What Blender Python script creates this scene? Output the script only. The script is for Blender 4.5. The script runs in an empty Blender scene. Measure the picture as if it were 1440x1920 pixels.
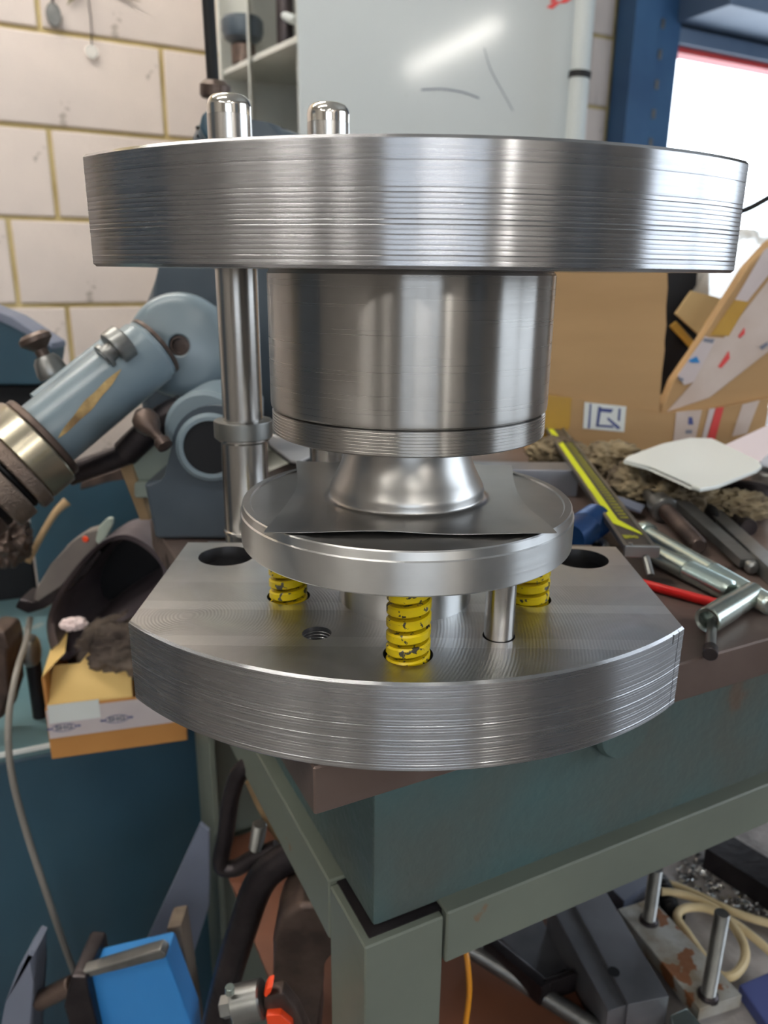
import bpy, bmesh, math, random
from mathutils import Vector, Matrix, noise
random.seed(7)
S = bpy.context.scene
COL = S.collection
PI = math.pi

# ------------------------------------------------------------------ camera
T = 0.045                                   # thickness of the die plates (m)
EYE = 0.9 + 4.75 * T                        # eye height (bench top is at 0.90)
PITCH, ROLL, FPX = math.radians(17.3), math.radians(0.6), 1442.0
cF = Vector((0, math.cos(PITCH), -math.sin(PITCH)))
_R0 = Vector((1, 0, 0)); _U0 = Vector((0, math.sin(PITCH), math.cos(PITCH)))
cR = _R0 * math.cos(ROLL) + _U0 * math.sin(ROLL)
cU = _U0 * math.cos(ROLL) - _R0 * math.sin(ROLL)
CAM = Vector((0, 0, EYE))
cam = bpy.data.cameras.new('camera'); camo = bpy.data.objects.new('camera', cam)
COL.objects.link(camo); S.camera = camo
camo.matrix_world = Matrix.Translation(CAM) @ Matrix((cR, cU, -cF)).transposed().to_4x4()
cam.sensor_fit = 'VERTICAL'; cam.sensor_height = 36.0; cam.sensor_width = 27.0
cam.lens = FPX / 1920 * 36
cam.clip_start = 0.02; cam.clip_end = 100
cam.dof.use_dof = True; cam.dof.focus_distance = 0.335; cam.dof.aperture_fstop = 11.5

# ------------------------------------------------------------------ world, lights, exposure
W = bpy.data.worlds.new('sky'); S.world = W; W.use_nodes = True
bg = W.node_tree.nodes['Background']
bg.inputs[0].default_value = (0.80, 0.90, 1.0, 1); bg.inputs[1].default_value = 4.0
S.view_settings.view_transform = 'Standard'; S.view_settings.look = 'None'
S.view_settings.exposure = 0.35; S.view_settings.gamma = 1.0
S.view_settings.use_curve_mapping = False
S.cycles.use_denoising = True
S.cycles.max_bounces = 8; S.cycles.glossy_bounces = 5; S.cycles.diffuse_bounces = 4
S.cycles.caustics_reflective = False; S.cycles.caustics_refractive = False
S.cycles.sample_clamp_indirect = 6.0

def area(name, loc, rot, sx, sy, power, color):
    l = bpy.data.lights.new(name, 'AREA'); l.shape = 'RECTANGLE'
    l.size = sx; l.size_y = sy; l.energy = power; l.color = color
    o = bpy.data.objects.new(name, l); COL.objects.link(o)
    o.location = loc; o.rotation_euler = rot
    return o
ZCEIL = 2.9
TUBES = [(0.47, -3.0, 23.6), (-1.6, -4.2, 0), (2.36, -4.05, -28), (-1.0, 1.2, 90), (-0.9, -0.4, 90), (-2.2, -2.8, 0)]
TUBE_E = [58, 56, 190, 104, 60, 60]          # brightness of the fluorescent tubes (emissive meshes, built with their fittings)

# ------------------------------------------------------------------ helpers
def P(px, py, X=None, Y=None, Z=None):
    """the point of the photograph's pixel (px, py) on the plane X, Y or Z = const"""
    d = cF * FPX + cR * (px - 720) + cU * (960 - py)
    if Y is not None: t = (Y - CAM.y) / d.y
    elif Z is not None: t = (Z - CAM.z) / d.z
    else: t = (X - CAM.x) / d.x
    return CAM + d * t

def newmat(name):
    m = bpy.data.materials.new(name); m.use_nodes = True
    return m, m.node_tree.nodes, m.node_tree.links, m.node_tree.nodes['Principled BSDF']
def c4(c): return (c[0], c[1], c[2], 1)
def s2l(r, g, b):
    f = lambda v: ((v/255 + .055) / 1.055) ** 2.4 if v > 10 else v / 255 / 12.92
    return (f(r), f(g), f(b))

def paint(name, c, c2=None, rough=.5, metal=0., scale=20, bump=0., bscale=None, chips=None, chipamt=.62, chipscale=18, stretch=(1,1,1), spec=.5, detail=4):
    """painted / raw surface: two tones mixed by noise, optional chips of a third colour, fine bump"""
    m, N, L, b = newmat(name)
    tc = N.new('ShaderNodeTexCoord'); mp = N.new('ShaderNodeMapping'); mp.inputs['Scale'].default_value = stretch
    L.new(tc.outputs['Object'], mp.inputs[0])
    nz = N.new('ShaderNodeTexNoise'); nz.inputs['Scale'].default_value = scale; nz.inputs['Detail'].default_value = detail
    L.new(mp.outputs[0], nz.inputs['Vector'])
    rp = N.new('ShaderNodeValToRGB'); rp.color_ramp.elements[0].position = .35; rp.color_ramp.elements[1].position = .65
    rp.color_ramp.elements[0].color = c4(c); rp.color_ramp.elements[1].color = c4(c2 or c)
    L.new(nz.outputs['Fac'], rp.inputs[0]); out = rp.outputs[0]
    if chips:
        n2 = N.new('ShaderNodeTexNoise'); n2.inputs['Scale'].default_value = chipscale; n2.inputs['Detail'].default_value = 6
        L.new(mp.outputs[0], n2.inputs['Vector'])
        r2 = N.new('ShaderNodeValToRGB'); r2.color_ramp.elements[0].position = chipamt; r2.color_ramp.elements[1].position = chipamt + .02
        L.new(n2.outputs['Fac'], r2.inputs[0])
        mx = N.new('ShaderNodeMix'); mx.data_type = 'RGBA'
        L.new(r2.outputs[0], mx.inputs[0]); L.new(out, mx.inputs[6]); mx.inputs[7].default_value = c4(chips)
        out = mx.outputs[2]
    L.new(out, b.inputs['Base Color'])
    b.inputs['Roughness'].default_value = rough; b.inputs['Metallic'].default_value = metal
    b.inputs['Specular IOR Level'].default_value = spec
    if bump:
        n3 = N.new('ShaderNodeTexNoise'); n3.inputs['Scale'].default_value = bscale or scale * 4; n3.inputs['Detail'].default_value = 3
        L.new(mp.outputs[0], n3.inputs['Vector'])
        bp = N.new('ShaderNodeBump'); bp.inputs['Strength'].default_value = bump; bp.inputs['Distance'].default_value = .002
        L.new(n3.outputs['Fac'], bp.inputs['Height']); L.new(bp.outputs[0], b.inputs['Normal'])
    return m

def steel(name, c=(.56, .56, .57), rough=.25, aniso=.6, rot=.25, line=420, lbump=.25, mottle=.12, axis='Z', rvar=.1):
    """turned or ground steel: fine lines round the axis, the blur stretched across them"""
    m, N, L, b = newmat(name)
    tc = N.new('ShaderNodeTexCoord')
    mp = N.new('ShaderNodeMapping'); sc = {'Z': (6, 6, line), 'Y': (6, line, 6), 'X': (line, 6, 6)}[axis]
    mp.inputs['Scale'].default_value = sc; L.new(tc.outputs['Object'], mp.inputs[0])
    nz = N.new('ShaderNodeTexNoise'); nz.inputs['Scale'].default_value = 1.0; nz.inputs['Detail'].default_value = 5
    L.new(mp.outputs[0], nz.inputs['Vector'])
    mo = N.new('ShaderNodeTexNoise'); mo.inputs['Scale'].default_value = 28; mo.inputs['Detail'].default_value = 6
    L.new(tc.outputs['Object'], mo.inputs['Vector'])
    rp = N.new('ShaderNodeValToRGB'); rp.color_ramp.elements[0].position = .3; rp.color_ramp.elements[1].position = .7
    rp.color_ramp.elements[0].color = c4([v * (1 - mottle) for v in c]); rp.color_ramp.elements[1].color = c4([min(1, v * (1 + mottle)) for v in c])
    L.new(mo.outputs['Fac'], rp.inputs[0]); L.new(rp.outputs[0], b.inputs['Base Color'])
    mr = N.new('ShaderNodeMapRange'); mr.inputs[3].default_value = rough - rvar; mr.inputs[4].default_value = rough + rvar
    L.new(nz.outputs['Fac'], mr.inputs[0]); L.new(mr.outputs[0], b.inputs['Roughness'])
    b.inputs['Metallic'].default_value = 1
    if aniso:
        b.inputs['Anisotropic'].default_value = aniso; b.inputs['Anisotropic Rotation'].default_value = rot
        tg = N.new('ShaderNodeTangent'); tg.direction_type = 'RADIAL'; tg.axis = axis; L.new(tg.outputs[0], b.inputs['Tangent'])
    if lbump:
        bp = N.new('ShaderNodeBump'); bp.inputs['Strength'].default_value = lbump; bp.inputs['Distance'].default_value = .0004
        L.new(nz.outputs['Fac'], bp.inputs['Height']); L.new(bp.outputs[0], b.inputs['Normal'])
    return m

def finish(bm, name, m, parent=None, ang=32, label=None, cat=None, group=None, kind=None):
    bmesh.ops.recalc_face_normals(bm, faces=bm.faces)
    ca = math.radians(ang)
    for f in bm.faces: f.smooth = True
    for e in bm.edges:
        if len(e.link_faces) == 2 and e.calc_face_angle(0) > ca: e.smooth = False
    me = bpy.data.meshes.new(name); bm.to_mesh(me); bm.free()
    for x in (m if isinstance(m, (list, tuple)) else [m]): me.materials.append(x)
    o = bpy.data.objects.new(name, me); COL.objects.link(o)
    if parent is not None:
        o.parent = parent
        if parent.type == 'EMPTY':
            o.matrix_parent_inverse = parent.matrix_basis.inverted()
    w = o.modifiers.new('weighted_normals', 'WEIGHTED_NORMAL'); w.keep_sharp = True; w.weight = 90     # flat faces stay flat beside their bevels
    tag(o, label, cat, group, kind)
    return o
def tag(o, label=None, cat=None, group=None, kind=None):
    if label: o['label'] = label
    if cat: o['category'] = cat
    if group: o['group'] = group
    if kind: o['kind'] = kind
def thing(name, loc, label, cat, group=None):
    o = bpy.data.objects.new(name, None); COL.objects.link(o); o.location = loc; o.empty_display_size = .02
    tag(o, label, cat, group); return o
def copy_tree(o, parent=None):
    c = o.copy(); COL.objects.link(c)
    if parent is not None: c.parent = parent
    for ch in [x for x in COL.objects if x.parent is o]: copy_tree(ch, c)
    return c

def frame(p0, p1, up=Vector((0, 0, 1))):
    """matrix with origin p0 and local Z running to p1"""
    z = (p1 - p0).normalized()
    if abs(z.dot(up)) > .98: up = Vector((0, 1, 0))
    x = up.cross(z).normalized(); y = z.cross(x)
    return Matrix.Translation(p0) @ Matrix((x, y, z)).transposed().to_4x4()
def lathe(bm, prof, M=Matrix(), n=48, close=True, mi=0):
    """profile of (radius, height) turned about local Z"""
    rings = []
    for r, z in prof:
        if r < 1e-6: rings.append([bm.verts.new(M @ Vector((0, 0, z)))])
        else: rings.append([bm.verts.new(M @ Vector((r * math.cos(2*PI*k/n), r * math.sin(2*PI*k/n), z))) for k in range(n)])
    for a, b in zip(rings, rings[1:]):
        for k in range(n):
            k2 = (k + 1) % n
            if len(a) == 1 and len(b) == 1: continue
            if len(a) == 1: f = bm.faces.new((a[0], b[k], b[k2]))
            elif len(b) == 1: f = bm.faces.new((a[k], b[0], a[k2]))
            else: f = bm.faces.new((a[k], b[k], b[k2], a[k2]))
            f.material_index = mi
    if close:
        for rg in (rings[0], rings[-1]):
            if len(rg) > 2: bm.faces.new(rg).material_index = mi
def rod(bm, p0, p1, r, r2=None, n=20, ch=.12):
    L = (p1 - p0).length; r2 = r if r2 is None else r2; c = min(r, r2) * ch
    lathe(bm, [(r - c, 0), (r, c), (r2, L - c), (r2 - c, L)], frame(p0, p1), n)
def box(bm, c, s, M=None, bev=0.0):
    """box centred on c of size s"""
    M = M or Matrix()
    vs = []
    r = bmesh.ops.create_cube(bm, size=1, matrix=M @ Matrix.Translation(c) @ Matrix.Diagonal((s[0], s[1], s[2], 1)))
    if bev:
        es = list({e for v in r['verts'] for e in v.link_edges})
        bmesh.ops.bevel(bm, geom=es, offset=bev, segments=2, affect='EDGES', profile=.6)
def prism(bm, poly, d, bev=0.0, seg=2):
    """polygon (world points) pushed along the vector d"""
    a = [bm.verts.new(Vector(p)) for p in poly]; b = [bm.verts.new(Vector(p) + d) for p in poly]
    n = len(a); fs = [bm.faces.new(a), bm.faces.new(b[::-1])]
    for k in range(n): fs.append(bm.faces.new((a[k], b[k], b[(k+1) % n], a[(k+1) % n])))
    if bev:
        es = list({e for f in fs for e in f.edges})
        bmesh.ops.bevel(bm, geom=es, offset=bev, segments=seg, affect='EDGES', profile=.5)
def px_prism(bm, pix, Y, depth, bev=0.0, seg=2):
    prism(bm, [P(x, y, Y=Y) for x, y in pix], Vector((0, depth, 0)), bev, seg)
def catmull(pts, n=8):
    pts = [Vector(p) for p in pts]; q = [pts[0]] + pts + [pts[-1]]; out = []
    for i in range(1, len(q) - 2):
        for k in range(n):
            t = k / n; a, b, c, d = q[i-1:i+3]
            out.append(.5 * ((2*b) + (c-a)*t + (2*a-5*b+4*c-d)*t*t + (3*b-a-3*c+d)*t**3))
    out.append(pts[-1]); return out
def tube(bm, pts, r, n=10, smooth=8, rf=None, sect=None):
    """tube (or a flat section) along points"""
    pts = catmull(pts, smooth) if smooth else [Vector(p) for p in pts]
    prev = None; up = Vector((0, 0, 1)); rings = []
    for i, p in enumerate(pts):
        t = (pts[min(i+1, len(pts)-1)] - pts[max(i-1, 0)]).normalized()
        if prev is None:
            if abs(t.z) > .9: up = Vector((1, 0, 0))
            x = up.cross(t).normalized()
        else: x = (prev - t * prev.dot(t)).normalized()
        prev = x; y = t.cross(x); rr = r * (rf(i / (len(pts)-1)) if rf else 1)
        if sect: ring = [p + x * a * rr + y * b * rr for a, b in sect]
        else: ring = [p + (x * math.cos(2*PI*k/n) + y * math.sin(2*PI*k/n)) * rr for k in range(n)]
        rings.append([bm.verts.new(v) for v in ring])
    m = len(rings[0])
    for a, b in zip(rings, rings[1:]):
        for k in range(m): bm.faces.new((a[k], b[k], b[(k+1) % m], a[(k+1) % m]))
    bm.faces.new(rings[0]); bm.faces.new(rings[-1][::-1])
def thread_prof(r, z0, z1, pitch, depth):
    out = []; z = z0
    while z < z1 - 1e-6:
        out += [(r - depth, z), (r, z + pitch * .45), (r, z + pitch * .55)]; z += pitch
    out.append((r - depth, z1)); return out
def crumple(bm, c, s, seed, n=26, amp=.45, freq=3.0):
    """a crumpled heap of cloth about c, size s"""
    r = bmesh.ops.create_icosphere(bm, subdivisions=5, radius=1)
    off = Vector((seed * 3.7, seed * 1.3, seed * 7.1))
    for v in r['verts']:
        d = v.co.normalized()
        f = 1 + amp * (1 - 2.2 * abs(noise.noise(d * freq * .6 + off))) * .55 + amp * .45 * (1 - 3*abs(noise.noise(d * freq * 1.6 + off))) + .05 * noise.noise(d * 12 + off)
        q = d * f
        v.co = Vector((c[0] + q.x * s[0] / 2, c[1] + q.y * s[1] / 2, max(c[2] + q.z * s[2] / 2, c[2] - s[2] / 2)))
def text(body, M, size, m, parent, name='lettering', ext=.0002, bold=0, sx=1):
    cu = bpy.data.curves.new(name, 'FONT'); cu.body = body; cu.size = size; cu.extrude = ext; cu.offset = bold
    cu.align_x = 'CENTER'; cu.align_y = 'CENTER'; cu.resolution_u = 3
    o = bpy.data.objects.new(name, cu); COL.objects.link(o)
    me = bpy.data.meshes.new_from_object(o); COL.objects.unlink(o); bpy.data.objects.remove(o)
    bm = bmesh.new(); bm.from_mesh(me); bm.transform(M @ Matrix.Diagonal((sx, 1, 1, 1)))
    return finish(bm, name, m, parent)
# ------------------------------------------------------------------ materials
M = {}
M['block'] = paint('block_paint', s2l(220, 206, 198), s2l(204, 192, 186), rough=.7, scale=3, bump=.5, bscale=55, chips=s2l(170, 158, 150), chipamt=.70, chipscale=9)
M['mortar'] = paint('mortar', s2l(196, 178, 132), s2l(178, 158, 110), rough=.9, scale=14, bump=.6, bscale=90)
M['plain_wall'] = paint('plain_wall_paint', s2l(158, 152, 146), s2l(140, 136, 132), rough=.8, scale=2)
M['ceiling'] = paint('ceiling_paint', s2l(200, 200, 196), rough=.9)
M['concrete'] = paint('concrete_floor', s2l(128, 124, 120), s2l(100, 96, 94), rough=.75, scale=3, bump=.4, bscale=60, chips=s2l(70, 68, 66), chipamt=.64, chipscale=5)
M['blue_steel'] = paint('blue_door_paint', s2l(62, 104, 146), s2l(52, 90, 132), rough=.5, scale=5)
M['blue_grey'] = paint('shutter_paint', s2l(110, 130, 156), s2l(92, 112, 140), rough=.5, scale=4)
M['board'] = paint('enamel_grey', s2l(190, 196, 198), s2l(183, 189, 191), rough=.10, scale=1.5, bump=.03, bscale=22, chips=s2l(158, 160, 156), chipamt=.70, chipscale=12)
M['rack'] = paint('rack_paint', s2l(214, 214, 208), s2l(200, 200, 194), rough=.5, scale=5, chips=s2l(116, 102, 80), chipamt=.72)
M['white_pvc'] = paint('conduit_grey', s2l(190, 196, 196), rough=.4)
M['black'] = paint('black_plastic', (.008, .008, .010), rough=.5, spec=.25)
M['dark_iron'] = paint('dark_iron', s2l(62, 56, 58), s2l(44, 40, 44), rough=.38, metal=.7, scale=30, bump=.2)
M['brown_iron'] = paint('brown_iron', s2l(104, 88, 80), s2l(74, 62, 58), rough=.42, metal=.6, scale=40, bump=.2)
M['bench_steel'] = paint('rusty_bench_plate', s2l(118, 102, 96), s2l(98, 82, 76), rough=.42, metal=.35, scale=10, bump=.15, bscale=80, chips=s2l(66, 54, 50), chipamt=.60, chipscale=14)
M['green_grey'] = paint('green_grey_frame', s2l(112, 118, 108), s2l(100, 106, 98), rough=.45, scale=6, bump=.12, bscale=60, chips=s2l(120, 94, 70), chipamt=.72, chipscale=20)
M['apron'] = paint('dark_teal_apron', s2l(72, 98, 100), s2l(82, 88, 84), rough=.42, scale=9, bump=.45, bscale=140, chips=s2l(92, 80, 70), chipamt=.66, chipscale=9, spec=.4)
M['teal'] = paint('teal_cabinet', s2l(54, 84, 100), s2l(46, 72, 88), rough=.35, scale=4, bump=.05)
M['teal_top'] = paint('worn_teal_top', s2l(104, 132, 138), s2l(80, 112, 122), rough=.35, scale=6, chips=s2l(140, 146, 144), chipamt=.64)
M['machine'] = paint('machine_blue_grey', s2l(136, 150, 158), s2l(112, 128, 138), rough=.28, scale=7, bump=.05, chips=s2l(196, 168, 112), chipamt=.72, chipscale=16)
M['machine_dark'] = paint('machine_dark_blue', s2l(76, 86, 96), s2l(58, 68, 78), rough=.3, scale=7, bump=.1, chips=s2l(120, 130, 132), chipamt=.72)
M['machine_pale'] = paint('machine_pale_green', s2l(168, 178, 166), s2l(150, 160, 150), rough=.45, scale=9)
M['wood'] = paint('raw_wood', s2l(180, 150, 112), s2l(150, 122, 88), rough=.7, scale=3, stretch=(1, 1, 8))
M['oldwood'] = paint('grey_old_wood', s2l(118, 104, 90), s2l(92, 80, 70), rough=.8, scale=8, stretch=(6, 6, 1))
M['card'] = paint('cardboard', s2l(182, 148, 106), s2l(170, 136, 96), rough=.8, scale=3, bump=.05, bscale=50, stretch=(1, 1, 6))
M['card_in'] = paint('cardboard_inside', s2l(208, 182, 134), s2l(196, 168, 120), rough=.8, scale=4)
M['card_orange'] = paint('cardboard_orange', s2l(200, 142, 78), s2l(184, 126, 66), rough=.7, scale=6)
M['card_yellow'] = paint('cardboard_yellow', s2l(234, 200, 130), s2l(222, 184, 112), rough=.7, scale=6)
M['tape_white'] = paint('tape_white', s2l(216, 206, 206), s2l(202, 190, 192), rough=.3, scale=12)
M['tape_clear'] = paint('tape_pale', s2l(210, 196, 190), s2l(196, 178, 168), rough=.25, scale=14)
M['tape_brown'] = paint('tape_brown', s2l(190, 150, 70), s2l(178, 138, 60), rough=.25, scale=14)
M['ink_blue'] = paint('ink_blue', s2l(74, 84, 140), rough=.6)
M['ink_grey'] = paint('ink_grey', s2l(120, 124, 140), rough=.6)
M['ink_red'] = paint('ink_red', s2l(214, 72, 72), rough=.5)
M['sky_blue'] = paint('label_blue', s2l(40, 130, 200), rough=.4)
M['white'] = paint('white_plastic', s2l(228, 232, 230), rough=.35)
M['paper'] = paint('paper', s2l(226, 224, 226), rough=.7)
M['pink_paper'] = paint('pink_paper', s2l(236, 216, 214), rough=.7)
M['rag'] = paint('oily_rag', s2l(150, 134, 106), s2l(84, 72, 58), rough=.95, scale=22, bump=.5, bscale=220)
M['rag_dark'] = paint('dark_rag', s2l(126, 112, 100), s2l(72, 62, 58), rough=.95, scale=16, bump=.5, bscale=200)
M['leather'] = paint('worn_dark_leather', s2l(104, 94, 98), s2l(72, 64, 70), rough=.5, scale=14, bump=.15)
M['guard'] = paint('dusty_guard', s2l(126, 118, 112), s2l(106, 98, 94), rough=.6, scale=12)
M['zinc'] = paint('zinc_plate', s2l(178, 196, 196), s2l(196, 204, 196), rough=.25, metal=.9, scale=30)
M['dull_steel'] = paint('dull_steel', s2l(150, 150, 148), s2l(122, 122, 122), rough=.35, metal=.85, scale=26, bump=.1)
M['bar_steel'] = paint('black_bar_steel', s2l(156, 158, 166), s2l(124, 126, 134), rough=.36, metal=.7, scale=12, bump=.12)
M['rusty'] = paint('rusty_plate', s2l(184, 184, 180), s2l(150, 136, 116), rough=.5, metal=.3, scale=34, bump=.3, chips=s2l(142, 92, 58), chipamt=.56, chipscale=40)
M['shelf'] = paint('red_brown_shelf', s2l(140, 88, 64), s2l(112, 74, 58), rough=.5, metal=.1, scale=8, chips=s2l(70, 54, 50), chipamt=.66, chipscale=12)
M['swarf_tray'] = paint('swarfy_grey_tray', s2l(196, 190, 188), s2l(146, 140, 138), rough=.5, scale=22, bump=.6, bscale=120)
M['swarf'] = paint('bright_swarf', s2l(220, 222, 224), rough=.15, metal=1)
M['red'] = paint('red_plastic', s2l(214, 34, 32), rough=.3)
M['orange'] = paint('orange_paint', s2l(240, 74, 30), rough=.4)
M['orange_cord'] = paint('orange_cord', s2l(232, 150, 20), rough=.4)
M['cream_cord'] = paint('cream_cord', s2l(226, 206, 164), s2l(206, 184, 140), rough=.5, scale=30)
M['grey_cord'] = paint('grey_cord', s2l(136, 130, 124), rough=.5)
M['blue_vice'] = paint('bright_blue_paint', s2l(52, 132, 206), s2l(60, 140, 210), rough=.4, scale=8, chips=s2l(190, 200, 206), chipamt=.76, chipscale=30)
M['blue_knob'] = paint('blue_anodised', s2l(24, 70, 124), s2l(18, 56, 104), rough=.35, metal=.3)
M['lime'] = paint('lime_print', s2l(214, 222, 40), rough=.45)
M['lime_dim'] = paint('lime_lettering', s2l(158, 158, 46), rough=.5)
M['caliper'] = paint('caliper_black', s2l(82, 78, 76), s2l(70, 66, 66), rough=.4, metal=.4)
M['grey_sheet'] = paint('grey_leaning_sheet', s2l(120, 126, 144), s2l(104, 110, 128), rough=.5, scale=3)
M['yellow'] = paint('yellow_spring_paint', s2l(232, 204, 20), s2l(216, 184, 14), rough=.35, scale=30, chips=s2l(66, 62, 52), chipamt=.60, chipscale=260, bump=.1, spec=.4)
M['plume'] = paint('dried_leaf', s2l(120, 116, 78), s2l(92, 84, 62), rough=.8)
M['fitting'] = paint('lamp_fitting_white', s2l(225, 225, 222), rough=.5)

M['turned'] = steel('turned_rim_steel', (.46, .46, .48), rough=.27, aniso=1.0, line=700, lbump=.0, mottle=.06, rvar=.03)
M['cylinder'] = steel('turned_punch_steel', (.45, .435, .42), rough=.29, aniso=1.0, line=1400, lbump=.06, mottle=.10, rvar=.06)
M['ground'] = steel('ground_post_steel', (.54, .52, .50), rough=.24, aniso=.3, line=500, lbump=.04, rvar=.03, mottle=.05)
M['polish'] = steel('polished_tip_steel', (.78, .75, .70), rough=.12, aniso=0, line=300, lbump=.03, rvar=.02)
M['bright'] = steel('bright_turned_steel', (.66, .66, .66), rough=.36, aniso=.9, line=900, lbump=.12, rvar=.08)
M['disc_top'] = steel('ground_disc_face', (.42, .41, .40), rough=.36, aniso=0, line=60, lbump=.0, mottle=.10)
M['matte_steel'] = steel('grey_collar_steel', (.27, .27, .26), rough=.45, aniso=0, line=300, lbump=.1)
M['formed'] = steel('formed_sheet_steel', (.46, .45, .44), rough=.33, aniso=0, line=60, lbump=.03, mottle=.08, rvar=.04)
M['knurl'] = paint('knurled_steel', s2l(150, 134, 122), s2l(118, 102, 94), rough=.32, metal=.85, scale=30, bump=.7, bscale=700)
M['brass'] = paint('tarnished_steel', s2l(190, 182, 162), s2l(156, 146, 134), rough=.25, metal=.9, scale=10)
M['bore'] = steel('bored_hole_steel', (.38, .38, .40), rough=.3, aniso=0, line=300, lbump=.2)

def facing_mat():
    """fly-cut top face: passes of slightly different finish with sweeping cutter marks"""
    m, N, L, b = newmat('fly_cut_top')
    tc = N.new('ShaderNodeTexCoord'); sp = N.new('ShaderNodeSeparateXYZ'); L.new(tc.outputs['Object'], sp.inputs[0])
    mr = N.new('ShaderNodeMapRange'); mr.inputs[1].default_value = .29; mr.inputs[2].default_value = .475
    L.new(sp.outputs[1], mr.inputs[0])
    rp = N.new('ShaderNodeValToRGB'); rp.color_ramp.interpolation = 'CONSTANT'
    stops = [(0, .56), (.20, .68), (.255, .58), (.42, .72), (.475, .60), (.62, .67), (.80, .75)]
    el = rp.color_ramp.elements; el[0].position = 0; el[0].color = (.56,)*3 + (1,); el[1].position = stops[1][0]; el[1].color = (stops[1][1],)*3 + (1,)
    for p, v in stops[2:]: e = el.new(p); e.color = (v, v, v, 1)
    L.new(mr.outputs[0], rp.inputs[0])
    nz = N.new('ShaderNodeTexNoise'); nz.inputs['Scale'].default_value = 26; nz.inputs['Detail'].default_value = 7; nz.inputs['Distortion'].default_value = .8
    L.new(tc.outputs['Object'], nz.inputs['Vector'])
    mx = N.new('ShaderNodeMix'); mx.data_type = 'RGBA'; mx.blend_type = 'OVERLAY'; mx.inputs[0].default_value = .55
    L.new(rp.outputs[0], mx.inputs[6]); L.new(nz.outputs['Color'], mx.inputs[7])
    hs = N.new('ShaderNodeHueSaturation'); hs.inputs['Saturation'].default_value = .12; L.new(mx.outputs[2], hs.inputs['Color'])
    L.new(hs.outputs[0], b.inputs['Base Color']); b.inputs['Metallic'].default_value = 1
    rr = N.new('ShaderNodeMapRange'); rr.inputs[3].default_value = .22; rr.inputs[4].default_value = .50
    L.new(nz.outputs['Fac'], rr.inputs[0]); L.new(rr.outputs[0], b.inputs['Roughness'])
    wv = N.new('ShaderNodeTexWave'); wv.wave_type = 'RINGS'; wv.rings_direction = 'SPHERICAL'
    mp = N.new('ShaderNodeMapping'); mp.inputs['Location'].default_value = (.10, -.36, -.94); mp.inputs['Scale'].default_value = (1, 1, 1)
    L.new(tc.outputs['Object'], mp.inputs[0]); L.new(mp.outputs[0], wv.inputs['Vector'])
    wv.inputs['Scale'].default_value = 190; wv.inputs['Distortion'].default_value = 1.5; wv.inputs['Detail'].default_value = 3
    bp = N.new('ShaderNodeBump'); bp.inputs['Strength'].default_value = .10; bp.inputs['Distance'].default_value = .0004
    L.new(wv.outputs['Fac'], bp.inputs['Height'])
    b2 = N.new('ShaderNodeBump'); b2.inputs['Strength'].default_value = 1.0; b2.inputs['Distance'].default_value = .003
    L.new(rp.outputs[0], b2.inputs['Height']); L.new(bp.outputs[0], b2.inputs['Normal']); L.new(b2.outputs[0], b.inputs['Normal'])
    b.inputs['Anisotropic'].default_value = .5
    tg = N.new('ShaderNodeTangent'); tg.direction_type = 'RADIAL'; tg.axis = 'Y'; L.new(tg.outputs[0], b.inputs['Tangent'])
    return m
M['fly_cut'] = facing_mat()
def film_mat():
    m, N, L, b = newmat('clear_polythene')
    b.inputs['Base Color'].default_value = (.86, .84, .80, 1); b.inputs['Roughness'].default_value = .18
    b.inputs['Alpha'].default_value = .55
    return m
M['film'] = film_mat()

# ------------------------------------------------------------------ room shell
WA = Vector((-.89, 2.17, 0)); WD = Vector((.883, .469, 0)).normalized(); WN = Vector((.469, -.883, 0)).normalized()
def wall_hit(px, py):
    d = cF * FPX + cR * (px - 720) + cU * (960 - py)
    t = (WA - CAM).dot(WN) / d.dot(WN); p = CAM + d * t
    return (p - WA).dot(WD), p.z
def wp(u, z, off=0): return WA + WD * u + WN * off + Vector((0, 0, z))
WM = Matrix((WD, WN, Vector((0, 0, 1)))).transposed().to_4x4()      # local x along the wall, y out of it
WM = Matrix.Translation(WA) @ WM
def wbox(bm, u0, u1, z0, z1, o0, o1, bev=0): box(bm, ((u0+u1)/2, (o0+o1)/2, (z0+z1)/2), (u1-u0, abs(o1-o0), z1-z0), WM, bev)
U_L, U_R = -2.385, 4.40
DU0 = wall_hit(1246, 120)[0]; DU1 = DU0 + 1.55; DZ = wall_hit(1250, 88)[1]
bm = bmesh.new(); box(bm, (0, -.9, -.05), (6.4, 10.6, .10)); finish(bm, 'floor', M['concrete'], kind='structure')
bm = bmesh.new(); box(bm, (0, -.9, ZCEIL + .05), (6.4, 10.6, .10)); finish(bm, 'ceiling', M['ceiling'], kind='structure')
bm = bmesh.new()
wbox(bm, U_L, DU0, 0, ZCEIL, -.2, 0); wbox(bm, DU0, DU1, DZ, ZCEIL, -.04, 0); wbox(bm, DU1, U_R, 0, ZCEIL, -.2, 0)
wall = finish(bm, 'wall_back', M['mortar'], kind='structure')
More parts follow.
